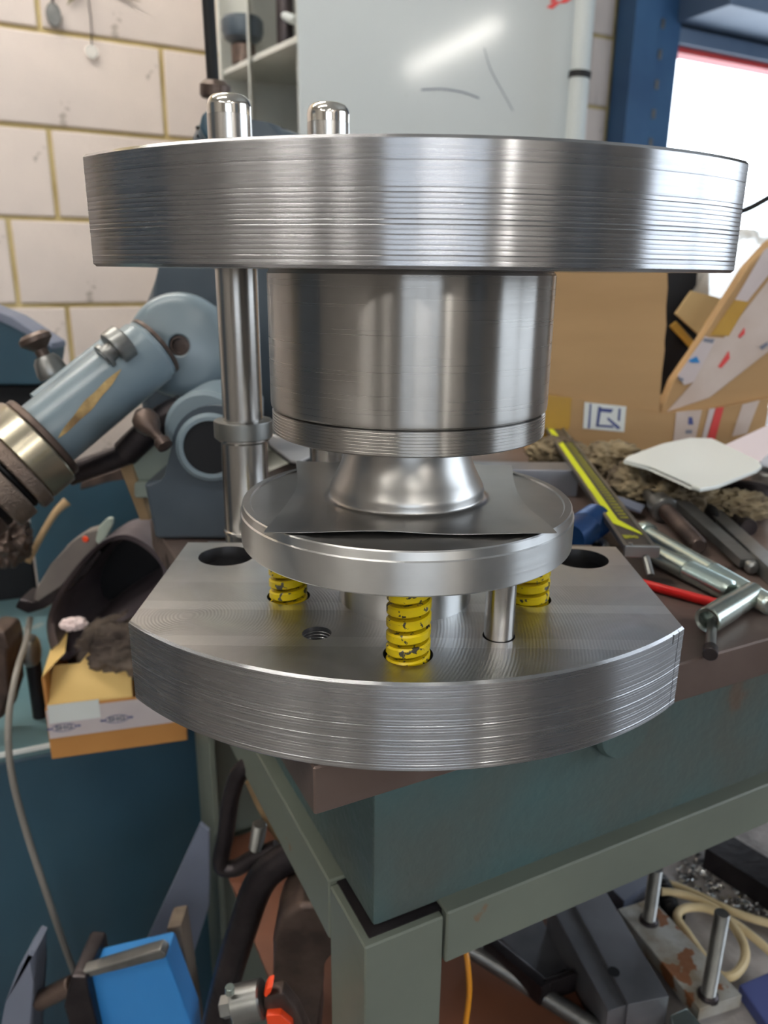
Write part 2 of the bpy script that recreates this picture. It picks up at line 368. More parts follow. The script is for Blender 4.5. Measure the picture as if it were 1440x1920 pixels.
# the concrete blocks, each laid by itself
uc0 = wall_hit(1145, 120)[0]
hz = [EYE - .094 + .220 * k for k in range(-4, 8)]
joint = {}
for k, (x, y) in {3: (132, 640), 5: (100, 330), 6: (305, 160), 7: (72, 30)}.items():
    joint[k] = wall_hit(x, y)[0]
meshes = []
for v in range(4):
    bm = bmesh.new(); box(bm, (0, 0, 0), (.430, .022, .208), None, .004)
    me = bpy.data.meshes.new('brick'); 
    for f in bm.faces: f.smooth = False
    bm.to_mesh(me); bm.free(); me.materials.append(M['block']); meshes.append(me)
half = []
for k in range(11):
    z0 = hz[k]; j = joint.get(k, .13 if k % 2 else .34)
    j = j % .443; n = 0
    u = j - .443 * 6
    while u < U_R - .46:
        if u > U_L - .2 and (u + .443 < uc0 or u > DU1 + .02):
            o = bpy.data.objects.new('brick', random.choice(meshes)); COL.objects.link(o); o.parent = wall
            o.matrix_basis = WM @ Matrix.Translation((u + .2215, -.003 + random.uniform(-.001, .001), z0 + .110)) @ Matrix.Rotation(random.uniform(-.004, .004), 4, 'Y')
        elif u < uc0 - .06 and u + .443 >= uc0:
            w = uc0 - .006 - u
            o = bpy.data.objects.new('brick', meshes[0]); COL.objects.link(o); o.parent = wall
            o.matrix_basis = WM @ Matrix.Translation((u + w / 2, -.003, z0 + .110)) @ Matrix.Diagonal((w / .443, 1, 1, 1))
        u += .443
bm = bmesh.new(); box(bm, (-3.1, -2.2, ZCEIL/2), (.2, 7.6, ZCEIL))
finish(bm, 'wall_left', M['plain_wall'], kind='structure')
bm = bmesh.new(); box(bm, (3.1, -3.4, ZCEIL/2), (.2, 5.4, ZCEIL)); box(bm, (3.1, 2.9, ZCEIL/2), (.2, 2.8, ZCEIL)); box(bm, (3.1, .4, .5), (.2, 2.2, 1.0)); box(bm, (3.1, .4, 2.6), (.2, 2.2, .6))
finish(bm, 'wall_right', M['plain_wall'], kind='structure')
bm = bmesh.new()
for y in (-.67, .4, 1.47): box(bm, (3.06, y, 1.65), (.08, .06, 1.3))
for z in (1.03, 2.27): box(bm, (3.06, .4, z), (.08, 2.2, .06))
finish(bm, 'fill_window', M['fitting'], kind='structure')  # added window, out of view, to brighten the right end of the rims
pl = area('window_portal', (3.0, .4, 1.65), (0, math.radians(90), 0), 1.3, 2.1, 1, (1, 1, 1)); pl.data.cycles.is_portal = True
bm = bmesh.new(); box(bm, (-2.05, -6.1, ZCEIL/2), (2.3, .2, ZCEIL)); box(bm, (2.85, -6.1, ZCEIL/2), (.7, .2, ZCEIL)); box(bm, (.8, -6.1, .55), (3.4, .2, 1.1)); box(bm, (.8, -6.1, 2.65), (3.4, .2, .5))
finish(bm, 'wall_front', M['plain_wall'], kind='structure')
bm = bmesh.new()
for x in (-.87, .25, 1.37, 2.47): box(bm, (x, -6.06, 1.75), (.06, .08, 1.3))
for z in (1.13, 2.37): box(bm, (.8, -6.06, z), (3.4, .08, .06))
finish(bm, 'window_1', M['fitting'], kind='structure')
pl = area('window_portal', (.8, -6.0, 1.75), (math.radians(90), 0, PI), 3.4, 1.3, 1, (1, 1, 1)); pl.data.cycles.is_portal = True
for nm, c_, s_, lb_ in (('shade_block_right', (2.25, -1.6, .95), (.7, .5, 1.9), 'added dark box behind the photographer at the right, darkening reflections in the steel'), ('shade_block_left', (-2.6, .15, 1.0), (.5, .9, 2.0), 'added tall dark box by the left wall, darkening reflections in the steel')):  # unseen dark boxes added to put dark bands into the steel reflections
    t = thing(nm, (c_[0], c_[1], 0), lb_, 'added block')
    bm = bmesh.new(); box(bm, c_, s_, None, .006); finish(bm, 'carcass', M['machine_dark'], t)
    bm = bmesh.new(); box(bm, (c_[0] - (s_[0]/2 + .006) * (1 if c_[0] > 0 else -1), c_[1], c_[2]), (.012, s_[1] * .9, s_[2] * .94), None, .003); d_ = finish(bm, 'door', M['machine_dark'], t)
    bm = bmesh.new(); sx_ = 1 if c_[0] > 0 else -1; box(bm, (c_[0] - (s_[0]/2 + .022) * sx_, c_[1] + .12, 1.05), (.02, .02, .14), None, .004); finish(bm, 'handle', M['dull_steel'], d_)
# door jamb: blue steel column with slotted face, shutter housing over the opening
bm = bmesh.new(); uc0 = wall_hit(1145, 120)[0]
wbox(bm, uc0, uc0 + (DU0-uc0)*.45, 0, ZCEIL, .012, .10, .003); wbox(bm, uc0 + (DU0-uc0)*.50, DU0, 0, ZCEIL, .012, .06, .003)
jamb = finish(bm, 'trim_1', M['blue_steel'], kind='structure')
for k in range(16):
    bm = bmesh.new(); z = 1.18 + k * .095; uu = uc0 + (DU0-uc0)*.62
    wbox(bm, uu, uu + .016, z, z + .03, .058, .063, .001); finish(bm, 'slot_bolt', M['dull_steel'], jamb)
bm = bmesh.new(); wbox(bm, DU0, DU1 + .1, DZ, DZ + .05, -.02, .06, .004)
wbox(bm, DU0 - .02, DU1 + .1, DZ + .06, DZ + .42, .012, .28, .01); wbox(bm, DU0-.02, DU1 + .1, DZ + .43, ZCEIL, .012, .16, .01)
finish(bm, 'trim_2', M['blue_grey'], kind='structure')
bm = bmesh.new(); wbox(bm, DU0 + .005, DU1 - .005, DZ - .020, DZ - .0005, -.041, .03, .003); finish(bm, 'trim_3', M['ink_red'], kind='structure')
pl = area('door_portal', wp((DU0+DU1)/2, DZ/2, -.02), (0, 0, 0), DU1-DU0, DZ, 1, (1, 1, 1)); pl.data.cycles.is_portal = True
pl.matrix_world = Matrix.Translation(wp((DU0+DU1)/2, DZ/2, -.02)) @ Matrix((WD, Vector((0, 0, 1)), -WN)).transposed().to_4x4()
for o_ in COL.objects:
    if 'portal' in o_.name: o_.data.energy = 1
# ceiling light fittings
TL = ['behind the photographer, mirrored in the steel cabinet', 'at the back left of the room', 'at the back right of the room', 'above the left half of the block wall', 'just behind the photographer, running crosswise', 'along the left wall']
def tube_mat(e):
    m, N, L, b = newmat('fluorescent_tube'); b.inputs['Base Color'].default_value = (0, 0, 0, 1)
    b.inputs['Emission Color'].default_value = (1.0, .96, .88, 1); b.inputs['Emission Strength'].default_value = e; return m
for (x, y, a), e_, tl_ in zip(TUBES, TUBE_E, TL):
    t = thing('ceiling_light', (x, y, ZCEIL), 'fluorescent ceiling batten ' + tl_, 'light', 'ceiling battens')
    R = Matrix.Translation((x, y, ZCEIL)) @ Matrix.Rotation(math.radians(90 - a), 4, 'Z')
    bm = bmesh.new(); box(bm, (0, 0, -.05), (1.6, .12, .10), R, .005); finish(bm, 'housing', M['fitting'], t)
    bm = bmesh.new(); lathe(bm, [(.017, -.73), (.019, -.728), (.019, .728), (.017, .73)], R @ Matrix.Translation((0, 0, -.128)) @ Matrix.Rotation(PI/2, 4, 'Y'), 16); finish(bm, 'tube', tube_mat(e_), t)

# ------------------------------------------------------------------ the press tool (die set)
XC = P(768, 1000, Y=8.67*T).x - .0020
AX = Vector((XC, 8.67 * T, 0))
ARC_Y, ARC_R, HW = .4891, 4.34 * T, 3.115 * T
def plate_outline(yback, inset=0.0, narc=56):
    r = ARC_R - inset; hw = HW - inset; a = math.asin(hw / r); pts = []
    for k in range(narc + 1):
        t = -a + 2 * a * k / narc
        pts.append((XC + r * math.sin(t), ARC_Y - r * math.cos(t)))
    yb = yback - inset; pts += [(XC + hw, yb), (XC - hw, yb)]
    return pts
def die_plate(name, z0, z1, yback, parent, mats, grooves, cutters=()):
    """thick plate: sawn/turned rim with real ridges left by the cutter, bevelled arrises"""
    bm = bmesh.new(); rings = []
    H = z1 - z0; prof = [(.0012, 0), (0, .0012)]
    n = grooves
    for k in range(n):
        za = .0012 + (H - .0024) * k / n; zb = .0012 + (H - .0024) * (k + 1) / n
        rnd = random.uniform(.00005, .00014) * (1.2 if k < n * .6 else .7); off = random.uniform(-.00001, .00001)
        prof += [(off, za + .00025), (off, zb - .00035), (off + rnd, zb - .00005)]
    prof += [(0, H - .0012), (.0011, H)]
    prof.sort(key=lambda p: p[1])
    for ins, z in prof:
        rings.append([bm.verts.new((x, y, z0 + z)) for x, y in plate_outline(yback, ins)])
    for a, b in zip(rings, rings[1:]):
        m = len(a)
        for k in range(m): bm.faces.new((a[k], a[(k+1) % m], b[(k+1) % m], b[k]))
    bm.faces.new(rings[0][::-1]); bm.faces.new(rings[-1])
    if cutters:
        bmesh.ops.recalc_face_normals(bm, faces=bm.faces)
        me = bpy.data.meshes.new('tmp'); bm.to_mesh(me); bm.free(); o = bpy.data.objects.new('tmp', me); COL.objects.link(o)
        cb = bmesh.new()
        for c in cutters: c(cb)
        bmesh.ops.recalc_face_normals(cb, faces=cb.faces)
        cm = bpy.data.meshes.new('cut'); cb.to_mesh(cm); cb.free(); co = bpy.data.objects.new('cut', cm); COL.objects.link(co)
        md = o.modifiers.new('b', 'BOOLEAN'); md.object = co; md.operation = 'DIFFERENCE'; md.solver = 'EXACT'
        dg = bpy.context.evaluated_depsgraph_get(); res = bpy.data.meshes.new_from_object(o.evaluated_get(dg))
        bm = bmesh.new(); bm.from_mesh(res)
        for q in (o, co): COL.objects.unlink(q); bpy.data.objects.remove(q)
    bm.normal_update()
    for f in bm.faces:
        c = f.calc_center_median(); f.material_index = 0
        if f.normal.z > .9 and c.z > z1 - .001: f.material_index = 1
        else:
            dx = abs(c.x - XC); dr = math.hypot(c.x - XC, c.y - ARC_Y)
            if not (dr > ARC_R - .004 and c.y < ARC_Y) and dx < HW - .003 and c.y < yback - .004 and f.normal.z > -.5 : f.material_index = 2
    return finish(bm, name, mats, parent, ang=25)

Z0, Z1 = .9, .9 + T
springs = [P(765, 1226, Z=Z1), P(541, 1117, Z=Z1), P(993, 1122, Z=Z1)]
pin_p = P(935, 1192, Z=Z1); screw_p = P(594, 1187, Z=Z1)
bigs = [P(425, 1042, Z=Z1), P(1088, 1047, Z=Z1)]
slot_p = P(1267, 1189, Z=Z1)
def cyl_cut(p, r, z0, z1, n=40): return lambda bm: lathe(bm, [(r, z0), (r, z1)], Matrix.Translation((p.x, p.y, 0)), n)
def ledge_cut(bm): box(bm, (XC, 10.47 * T + .05, Z1), (.4, .10, .040))
cuts = [cyl_cut(s, .0117, Z1 - .009, Z1 + .01) for s in springs] + [cyl_cut(b, .0172, Z0 - .01, Z1 + .01) for b in bigs]
cuts += [cyl_cut(screw_p, .0072, Z1 - .02, Z1 + .01), cyl_cut(slot_p, .0013, Z1 - .006, Z1 + .01, 12), cyl_cut(pin_p, .0079, Z1 - .012, Z1 + .01)]
cuts.append(ledge_cut)
def slit_cut(bm):
    a = math.asin((HW - .004) / ARC_R); p = Vector((XC + ARC_R * math.sin(a), ARC_Y - ARC_R * math.cos(a), 0))
    R = Matrix.Translation((p.x, p.y, Z0 + T/2)) @ Matrix.Rotation(a, 4, 'Z')
    box(bm, (0, 0, 0), (.0006, .0016, T * 1.2), R)
cuts.append(slit_cut)
low = thing('lower_die_shoe', (XC, .38, Z0), 'thick lower steel plate with curved ridged front, bored holes, resting on the bench corner', 'die plate')
die_plate('plate', Z0, Z1, .530, low, [M['turned'], M['fly_cut'], M['bore']], 30, cuts)
lp_ = [o for o in COL.objects if o.parent is low][0]
bm = bmesh.new()     # thread inside the small screw hole
lathe(bm, thread_prof(.0070, 0, .016, .0016, -.0008), Matrix.Translation((screw_p.x, screw_p.y, Z1 - .018)), 28, close=False)
finish(bm, 'thread', M['bore'], lp_)
bm = bmesh.new()     # central boss under the pressure plate
lathe(bm, [(.036, 0), (.036, .0352), (.0352, .0356)], Matrix.Translation((AX.x, AX.y, Z1)), 64)
finish(bm, 'boss', M['bright'], low)

up0 = EYE + .028 * T
upp = thing('upper_die_shoe', (XC, .38, up0), 'thick upper steel plate with broad ridged curved rim on top of the tool', 'die plate')
posts = []
p1 = P(443, 505, Y=.492); p2 = P(617, 350, Y=.512)
up_cuts = [cyl_cut(p1, .0130, up0 - .01, up0 + T + .01), cyl_cut(p2, .0130, up0 - .01, up0 + T + .01)]
die_plate('plate', up0, up0 + T, .545, upp, [M['turned'], M['fly_cut'], M['bore']], 24, up_cuts)

# punch holder: the big turned cylinder with the ring below it
zc0, zc1 = EYE - .164 * 8.67 * T, up0
pun = thing('punch_holder', (AX.x, AX.y, zc0), 'large turned steel cylinder hanging under the upper plate', 'cylinder')
bm = bmesh.new(); r = .1776 * 8.67 * T
lathe(bm, [(r - .004, zc0), (r - .0012, zc0), (r - .0002, zc0 + .001), (r, zc0 + .003), (r, zc1 - .002), (r - .0015, zc1)], Matrix.Translation(AX), 128)
finish(bm, 'body', M['cylinder'], pun)
zr0 = EYE - .196 * 8.67 * T
rg = bmesh.new(); n = 7; pr = [(r - .003, zr0), (r - .0014, zr0 + .0006)]
for k in range(n):
    a = zr0 + .001 + (zc0 - zr0 - .0025) * k / n; b = zr0 + .001 + (zc0 - zr0 - .0025) * (k + 1) / n
    pr += [(r - .0006, a + .0002), (r - .0006, b - .0002), (r - .0008, b)]
pr += [(r - .0008, zc0 - .0008), (r - .0022, zc0 - .0002)]
lathe(rg, pr, Matrix.Translation(AX), 128)
ring = finish(rg, 'punch_ring', M['cylinder'], label='thin ridged steel ring under the large turned cylinder', cat='ring')

# pressure plate
zd1 = EYE - .2876 * 8.67 * T; zd0 = EYE - .437 * 6.765 * T; rd = 1.925 * T
pp = thing('pressure_plate', (AX.x, AX.y, zd0), 'round steel disc carried on the yellow springs under the sheet', 'disc')
bm = bmesh.new()
lathe(bm, [(0, zd0), (rd - .0010, zd0), (rd, zd0 + .001), (rd, zd1 - .0048), (rd - .0007, zd1 - .0042), (rd - .0012, zd1 - .0006), (rd - .0018, zd1), (rd - .0050, zd1), (rd - .0056, zd1 - .0008), (0, zd1 - .0008)], Matrix.Translation(AX), 160)
bm.normal_update()
for f in bm.faces:
    if abs(f.normal.z) > .9 and f.calc_center_median().z > zd1 - .003: f.material_index = 1
finish(bm, 'disc', [M['bright'], M['disc_top']], pp)
# pressed blank: a square of sheet steel drawn up into a trumpet neck
bm = bmesh.new(); n_a = 96; sh = .0654; zs = zd1 + .0004
def sheet_edge(t):
    """a square outline whose sides were drawn inwards"""
    c, s = math.cos(t), math.sin(t); k = 1 / max(abs(c), abs(s)); x, y = c * k, s * k
    f = lambda v: (1 - v * v) ** 1.5 * .095
    if abs(x) >= abs(y): x -= math.copysign(f(y), x)
    else: y -= math.copysign(f(x) * .25, y)
    return x * sh, y * sh
neck = [(.0300, zr0 - zs), (.0308, .0300), (.0325, .0235), (.0348, .0170), (.0374, .0115), (.0396, .0074), (.0404, .0046), (.0400, .0024), (.0410, .0008), (.0440, .0002)]
prev = None; layers = []
for r_, z_ in neck: layers.append([Vector((r_ * math.cos(2*PI*k/n_a), r_ * math.sin(2*PI*k/n_a), z_)) for k in range(n_a)])
for q in (.3, .6, .8, .92, 1.0):
    L_ = []
    for k in range(n_a):
        t = 2*PI*k/n_a; ex, ey = sheet_edge(t); a = Vector((.044 * math.cos(t), .044 * math.sin(t), 0)); b = Vector((ex, ey, 0)); p = a.lerp(b, q)
        dd = math.hypot(ex, ey) / sh - 1
        p.z = .0003 + q * q * (.0012 * math.sin(3 * t + .7) ** 2 + .0010 * dd); L_.append(p)
    layers.append(L_)
vs = [[bm.verts.new(p + Vector((AX.x, AX.y, zs))) for p in L_] for L_ in layers]
th = [[bm.verts.new(p + Vector((AX.x, AX.y, zs - .0004)) - Vector((p.x, p.y, 0)).normalized() * (.0006 if i < len(neck) - 1 else 0)) for p in L_] for i, L_ in enumerate(layers)]
for A in (vs, th):
    for a, b in zip(A, A[1:]):
        for k in range(n_a): bm.faces.new((a[k], b[k], b[(k+1) % n_a], a[(k+1) % n_a]))
for A, B in ((vs[0], th[0]), (vs[-1], th[-1])):
    for k in range(n_a): bm.faces.new((A[k], B[k], B[(k+1) % n_a], A[(k+1) % n_a]))
finish(bm, 'pressed_sheet', M['formed'], ang=50, label='square grey sheet metal blank with a flared neck pressed up in its middle', cat='sheet')

# three die springs
def spring_mb():
    bm = bmesh.new(); rm, w, h = .0085, .0036, .0048; H = zd0 - (Z1 - .009); turns = 6.0; n = int(turns * 28); rings = []
    for k in range(n + 1):
        t = k / n; ang = 2 * PI * turns * t; z = h/2 + (H - h) * t; c, s = math.cos(ang), math.sin(ang)
        rr = rm
        ring = [(rr - w/2, z - h/2), (rr + w/2 - .0008, z - h/2), (rr + w/2, z - h/2 + .0008), (rr + w/2, z + h/2 - .0008), (rr + w/2 - .0008, z + h/2), (rr - w/2, z + h/2)]
        rings.append([bm.verts.new((a * c, a * s, b)) for a, b in ring])
    for a, b in zip(rings, rings[1:]):
        for k in range(6): bm.faces.new((a[k], b[k], b[(k+1) % 6], a[(k+1) % 6]))
    bm.faces.new(rings[0]); bm.faces.new(rings[-1])
    return bm
sp0 = finish(spring_mb(), 'die_spring', M['yellow'], ang=40)
lab = ['yellow die spring standing in front, fully in view', 'yellow die spring at the left under the disc', 'yellow die spring at the right behind the steel pin']
for k, (s, rz) in enumerate(zip(springs, (0.4, 1.9, 3.1))):
    o = sp0 if k == 0 else sp0.copy()
    if k: COL.objects.link(o)
    o.location = (s.x, s.y, Z1 - .0088); o.rotation_euler = (0, 0, rz)
    tag(o, lab[k], 'spring', 'yellow die springs')
bm = bmesh.new(); lathe(bm, [(.0064, Z1 - .012), (.0072, Z1 - .011), (.0072, zd0 - .0002), (.0068, zd0)], Matrix.Translation((pin_p.x, pin_p.y, 0)), 40)
finish(bm, 'guide_pin', M['ground'], label='short plain steel pin between the lower plate and the disc', cat='pin')

# guide posts
def post(p, lab):
    t = thing('guide_post', (p.x, p.y, Z0 + .025), lab, 'post', 'guide posts of the press tool')
    X = Matrix.Translation((p.x, p.y, 0)); top = EYE + .0963
    bm = bmesh.new(); R = .0128
    pr = [(R, EYE - .0915), (R, top - .0262), (R - .0006, top - .0258), (R - .0006, top - .0246), (R, top - .0242), (R, top - .0110)]
    lathe(bm, pr, X, 56); us_ = finish(bm, 'upper_shaft', M['ground'], t)
    bm = bmesh.new(); pr = [(R - .0001, top - .0109), (R - .0001, top - .0100)]
    for k in range(9): a = PI/2 * k / 8; pr.append((R - .0052 + .0052 * math.cos(a), top - .0066 + .0064 * math.sin(a)))
    pr.append((R - .009, top))
    lathe(bm, pr, X, 56); finish(bm, 'polished_tip', M['polish'], us_)
    bm = bmesh.new(); lathe(bm, [(.0182, EYE - .1030), (.0188, EYE - .1024), (.0188, EYE - .0925), (.0184, EYE - .0918), (.0135, EYE - .0914)], X, 56)
    finish(bm, 'collar', M['matte_steel'], t)
    bm = bmesh.new(); lathe(bm, [(.0145, Z1 - .019), (.0150, Z1 - .018), (.0150, Z1 + .001), (.0162, Z1 + .0015), (.0162, Z1 + .0035), (.0150, Z1 + .004), (.0150, EYE - .106), (.0168, EYE - .1045), (.0168, EYE - .103)], X, 56)
    finish(bm, 'bushing', M['ground'], t)
post(p1, 'left guide post, fully in view between the plates, collar halfway up')
post(p2, 'second guide post mostly hidden behind the big cylinder, rounded tip above the plate')
# ------------------------------------------------------------------ the bench
BZ = .9; Z = Vector((0, 0, 1))
C0 = P(588, 1440, Z=BZ); Cx = P(1440, 1198, Z=BZ)
RV = (Cx - C0).normalized(); LV = Z.cross(RV).normalized()
def bp(r, l, z=0.): return Vector((C0.x, C0.y, 0)) + RV * r + LV * l + Vector((0, 0, z))
BM = Matrix.Translation(Vector((C0.x, C0.y, 0))) @ Matrix((RV, LV, Z)).transposed().to_4x4()
def bbox(bm, r0, r1, l0, l1, z0, z1, bev=0): box(bm, ((r0+r1)/2, (l0+l1)/2, (z0+z1)/2), (r1-r0, l1-l0, z1-z0), BM, bev)
bench = thing('work_bench', bp(.5, .28), 'heavy steel workbench with rust-brown plate top and grey-green angle-iron frame', 'workbench')
bm = bmesh.new(); prism(bm, [bp(0, 0, BZ - .026), bp(1.5, 0, BZ - .026), bp(1.5, .60, BZ - .026), bp(.24, .60, BZ - .026), bp(0, .40, BZ - .026)], Z * .026, .0010, 1); finish(bm, 'bench_top', M['bench_steel'], bench)
B0 = (.050, .040); AZ = BZ - .152
bm = bmesh.new(); bbox(bm, B0[0], 1.42, B0[1], .50, AZ + .002, BZ - .0262, .003); finish(bm, 'apron_box', M['apron'], bench)
bm = bmesh.new(); bbox(bm, B0[0] - .005, 1.42, B0[1] - .005, .50, AZ - .006, AZ + .0018, 0); finish(bm, 'gap_shade_plate', M['dark_iron'], bench)  # added dark plate, its colour stands for shade between apron and rail
def angle_prism(bm, r, l, sr, sl, z0, z1, w=.052, t=.006):
    """L section leg: corner at (r, l), flanges running sr along R and sl along L"""
    pts = [(0, 0), (w, 0), (w, t), (t, t), (t, w), (0, w)]
    prism(bm, [bp(r + a * sr, l + b * sl, z0) for a, b in pts], Vector((0, 0, z1 - z0)), .001, 1)
OFF = .010
bm = bmesh.new(); angle_prism(bm, B0[0] - OFF, B0[1] - OFF, 1, 1, 0, AZ + .001); finish(bm, 'leg', M['green_grey'], bench)
bm = bmesh.new(); angle_prism(bm, B0[0] - OFF, .475, 1, -1, 0, AZ, .07); finish(bm, 'leg', M['green_grey'], bench)
bm = bmesh.new(); angle_prism(bm, 1.42, B0[1] - OFF, -1, 1, 0, AZ); finish(bm, 'leg', M['green_grey'], bench)
bm = bmesh.new(); angle_prism(bm, 1.42, .51, -1, -1, 0, AZ); finish(bm, 'leg', M['green_grey'], bench)
def rail(r0, l0, r1, l1, inward, z1=AZ + .004, h=.046, t=.006):
    a = bp(r0, l0, z1); b = bp(r1, l1, z1); d = (b - a); n = inward
    poly = [a, a + n * .014, a + n * .014 - Z * t, a + n * t - Z * t, a + n * t - Z * h, a - Z * h]
    bm = bmesh.new(); prism(bm, poly, d, .001, 1); return finish(bm, 'rail', M['green_grey'], bench)
rail(B0[0] + .0432, B0[1] - .0115, 1.38, B0[1] - .0115, LV, h=.038)
rail(B0[0] - .0105, B0[1] + .0425, B0[0] - .0105, .402, RV)
for l in (.03, .46):
    bm = bmesh.new(); bbox(bm, .06, 1.40, l, l + .006, .44, .484); finish(bm, 'shelf_rail', M['green_grey'], bench)
SZ = .49
bm = bmesh.new(); bbox(bm, .050, 1.40, .036, .455, SZ - .005, SZ, .0008); finish(bm, 'lower_shelf', M['shelf'], bench)
# round pad under the overhanging plate
bm = bmesh.new(); c = bp(.22, B0[1], BZ - .058); lathe(bm, [(.0, -.012), (.020, -.012), (.022, -.009), (.022, 0)], frame(c, c + LV), 32)
finish(bm, 'round_boss', M['apron'], bench)

# ------------------------------------------------------------------ things on the bench top, right
def screw_thing(name, lab, cat, head, end, r, thr, m, hr=0, hh=0, group=None, hexa=False, pitch=.0016):
    """bolt lying along head->end; thr = fraction where the thread begins"""
    L = (end - head).length; t = thing(name, head, lab, cat, group); Fm = frame(head, end)
    bm = bmesh.new(); lathe(bm, [(r * .9, 0), (r, r * .1), (r, L * thr)], Fm, 32); finish(bm, 'shank', m, t)
    bm = bmesh.new(); lathe(bm, thread_prof(r, L * thr, L - r * .15, pitch, pitch * .45) + [(r * .72, L)], Fm, 32); finish(bm, 'threaded_end', m, t)
    if hr:
        bm = bmesh.new(); lathe(bm, [(hr * .92, -hh), (hr, -hh * .85), (hr, -hh * .15), (hr * .93, 0)], Fm, 6 if hexa else 32); finish(bm, 'head', m, t)
    return t
def on(px, py, r=0.): return P(px, py, Z=BZ + r)
h1 = on(1221, 1036, .0078); e1 = on(1370, 1110, .0078)
screw_thing('long_bolt', 'nearer zinc-plated bolt, thick and plain-shanked, end beside the magnetic pickup', 'bolt', h1, e1, .0078, .50, M['zinc'], group='zinc plated bolts')
h2 = on(1216, 1003, .0085); e2 = on(1446, 1136, .0072)
screw_thing('long_bolt', 'farther zinc-plated bolt with rounded head, its thread running out of frame', 'bolt', h2, e2, .0070, .58, M['zinc'], .0095, .010, group='zinc plated bolts')
# socket extension with a thin pin
t = thing('socket_tube', on(1345, 1150), 'short chrome tube socket lying by the end of the red rod', 'socket')
a = on(1326, 1164, .0085); b = on(1412, 1112, .0085); L = (b - a).length
bm = bmesh.new(); lathe(bm, [(.0055, .010), (.0060, .0008), (.0078, 0), (.0085, .0006), (.0085, L * .45), (.0080, L * .47), (.0080, L - .001), (.0070, L)], frame(a, b), 36); finish(bm, 'tube', M['zinc'], t)
a = on(1335, 1166, .0045); b = on(1332, 1222, .0042)
t = thing('pin_punch', b, 'thin steel pin with dark thick tip poking out of the chrome tube', 'pin')
bm = bmesh.new(); rod(bm, a, b, .0030); finish(bm, 'shaft', M['dull_steel'], t)
bm = bmesh.new(); rod(bm, b + (a - b).normalized() * .005, b - (a - b).normalized() * .004, .0042, n=24); finish(bm, 'tip', M['dark_iron'], t)
bm = bmesh.new(); rod(bm, on(1196, 1092, .0036), on(1352, 1134, .0036), .0034, n=24); finish(bm, 'red_rod', M['red'], label='shiny red round rod lying beside the lower plate', cat='rod')
# threaded stud with a sleeve
a = on(1246, 955, .0120); b = on(1310, 1024, .0075)
screw_thing('threaded_stud', 'dark brown threaded stud with a thick grey sleeve on its far end', 'stud', a, b, .0072, .04, M['brown_iron'], pitch=.0034)
st = [o for o in COL.objects if o.get('category') == 'stud'][0]
d = (a - b).normalized(); bm = bmesh.new(); f = frame(a - d * .004, a + d)
lathe(bm, [(.0108, 0), (.0120, .0012), (.0120, .018), (.0108, .0195), (.0080, .020), (.0075, .055)], f, 32); finish(bm, 'sleeve', M['dull_steel'], st)
# flat rod with a small knob, grey bar, black punch
t = thing('flat_steel_rod', on(1400, 1060), 'long flat grey rod with small knobbed end crossing the stud', 'rod')
bm = bmesh.new(); a = on(1206, 880, .026); b = on(1402, 1056, .0065); tube(bm, [a, b], .0062, smooth=0, sect=[(-1, -.55), (1, -.55), (1, .55), (-1, .55)]); finish(bm, 'rod', M['dull_steel'], t)
bm = bmesh.new(); d = (b - a).normalized(); lathe(bm, [(.003, -.001), (.003, .004), (.0052, .0045), (.0052, .0085), (.003, .010)], frame(b, b + d), 20); finish(bm, 'knob', M['dull_steel'], t)
t = thing('black_punch', on(1335, 985), 'black tapered punch with a mushroomed round head, standing on the clutter', 'punch')
bm = bmesh.new(); a = on(1297, 893, .020); b = on(1345, 985, .007); L = (b - a).length
lathe(bm, [(0, -.003), (.008, -.003), (.0115, 0), (.0115, .006), (.008, .010), (.0072, .012), (.0076, L * .6), (.0050, L - .002), (.0038, L)], frame(a, b), 32); finish(bm, 'punch_body', M['black'], t)
bm = bmesh.new(); tube(bm, [on(1337, 968, .007), on(1460, 1082, .007)], .0065, smooth=0, sect=[(-1, -.9), (1, -.9), (1, .9), (-1, .9)]); finish(bm, 'square_bar', M['dull_steel'], label='grey square bar running off the right edge behind the black punch', cat='bar')
screw_thing('dark_screw', 'small dark socket screw lying right of the grey square bar', 'screw', on(1395, 984, .006), on(1345, 952, .005), .0042, .5, M['dark_iron'], .0078, .010)
# marking rule with lime print
A = on(1203, 1036, .020); Bq = on(1031, 795, .032); ax = (Bq - A); L = ax.length; d = ax.normalized(); sd = Z.cross(d).normalized()   # sd points to the left
RM = Matrix.Translation(A) @ Matrix((d, sd, Z)).transposed().to_4x4(); wv = .0235
t = thing('marking_rule', A, 'long flat black rule with lime-green stripe, ticks and numbers', 'ruler')
bm = bmesh.new(); box(bm, (L/2, 0, 0), (L, wv, .004), RM, .0008); finish(bm, 'blade', M['caliper'], t)
for s in (-1, 1):
    bm = bmesh.new(); box(bm, (L/2, s * (wv/2 - .0015), .0026), (L, .003, .0016), RM, .0005); finish(bm, 'edge_rib', M['dull_steel'], t)
bm = bmesh.new(); pts = [(.060, .0095), (L, .0095), (L, .0018), (.064, .0018), (.056, .0042), (.036, -.0078), (.036, -.0098), (.050, -.0030)]
pts = [(.058, .0085), (L, .0085), (L, .0018), (.066, .0018), (.034, -.0102), (.030, -.0098)]
prism(bm, [RM @ Vector((x, y, .0021)) for x, y in pts], Z * .0003); finish(bm, 'lime_stripe', M['lime'], t)
for k in range(34):
    x = .072 + k * .0085
    if x > L - .01: break
    bm = bmesh.new(); box(bm, (x, -.0030, .0022), (.0018, .0035, .0004), RM); box(bm, (x, -.0064, .0022), (.0034, .0026, .0004), RM); finish(bm, 'tick', M['lime_dim'], t)
TM = RM @ Matrix.Rotation(PI, 4, 'Z')
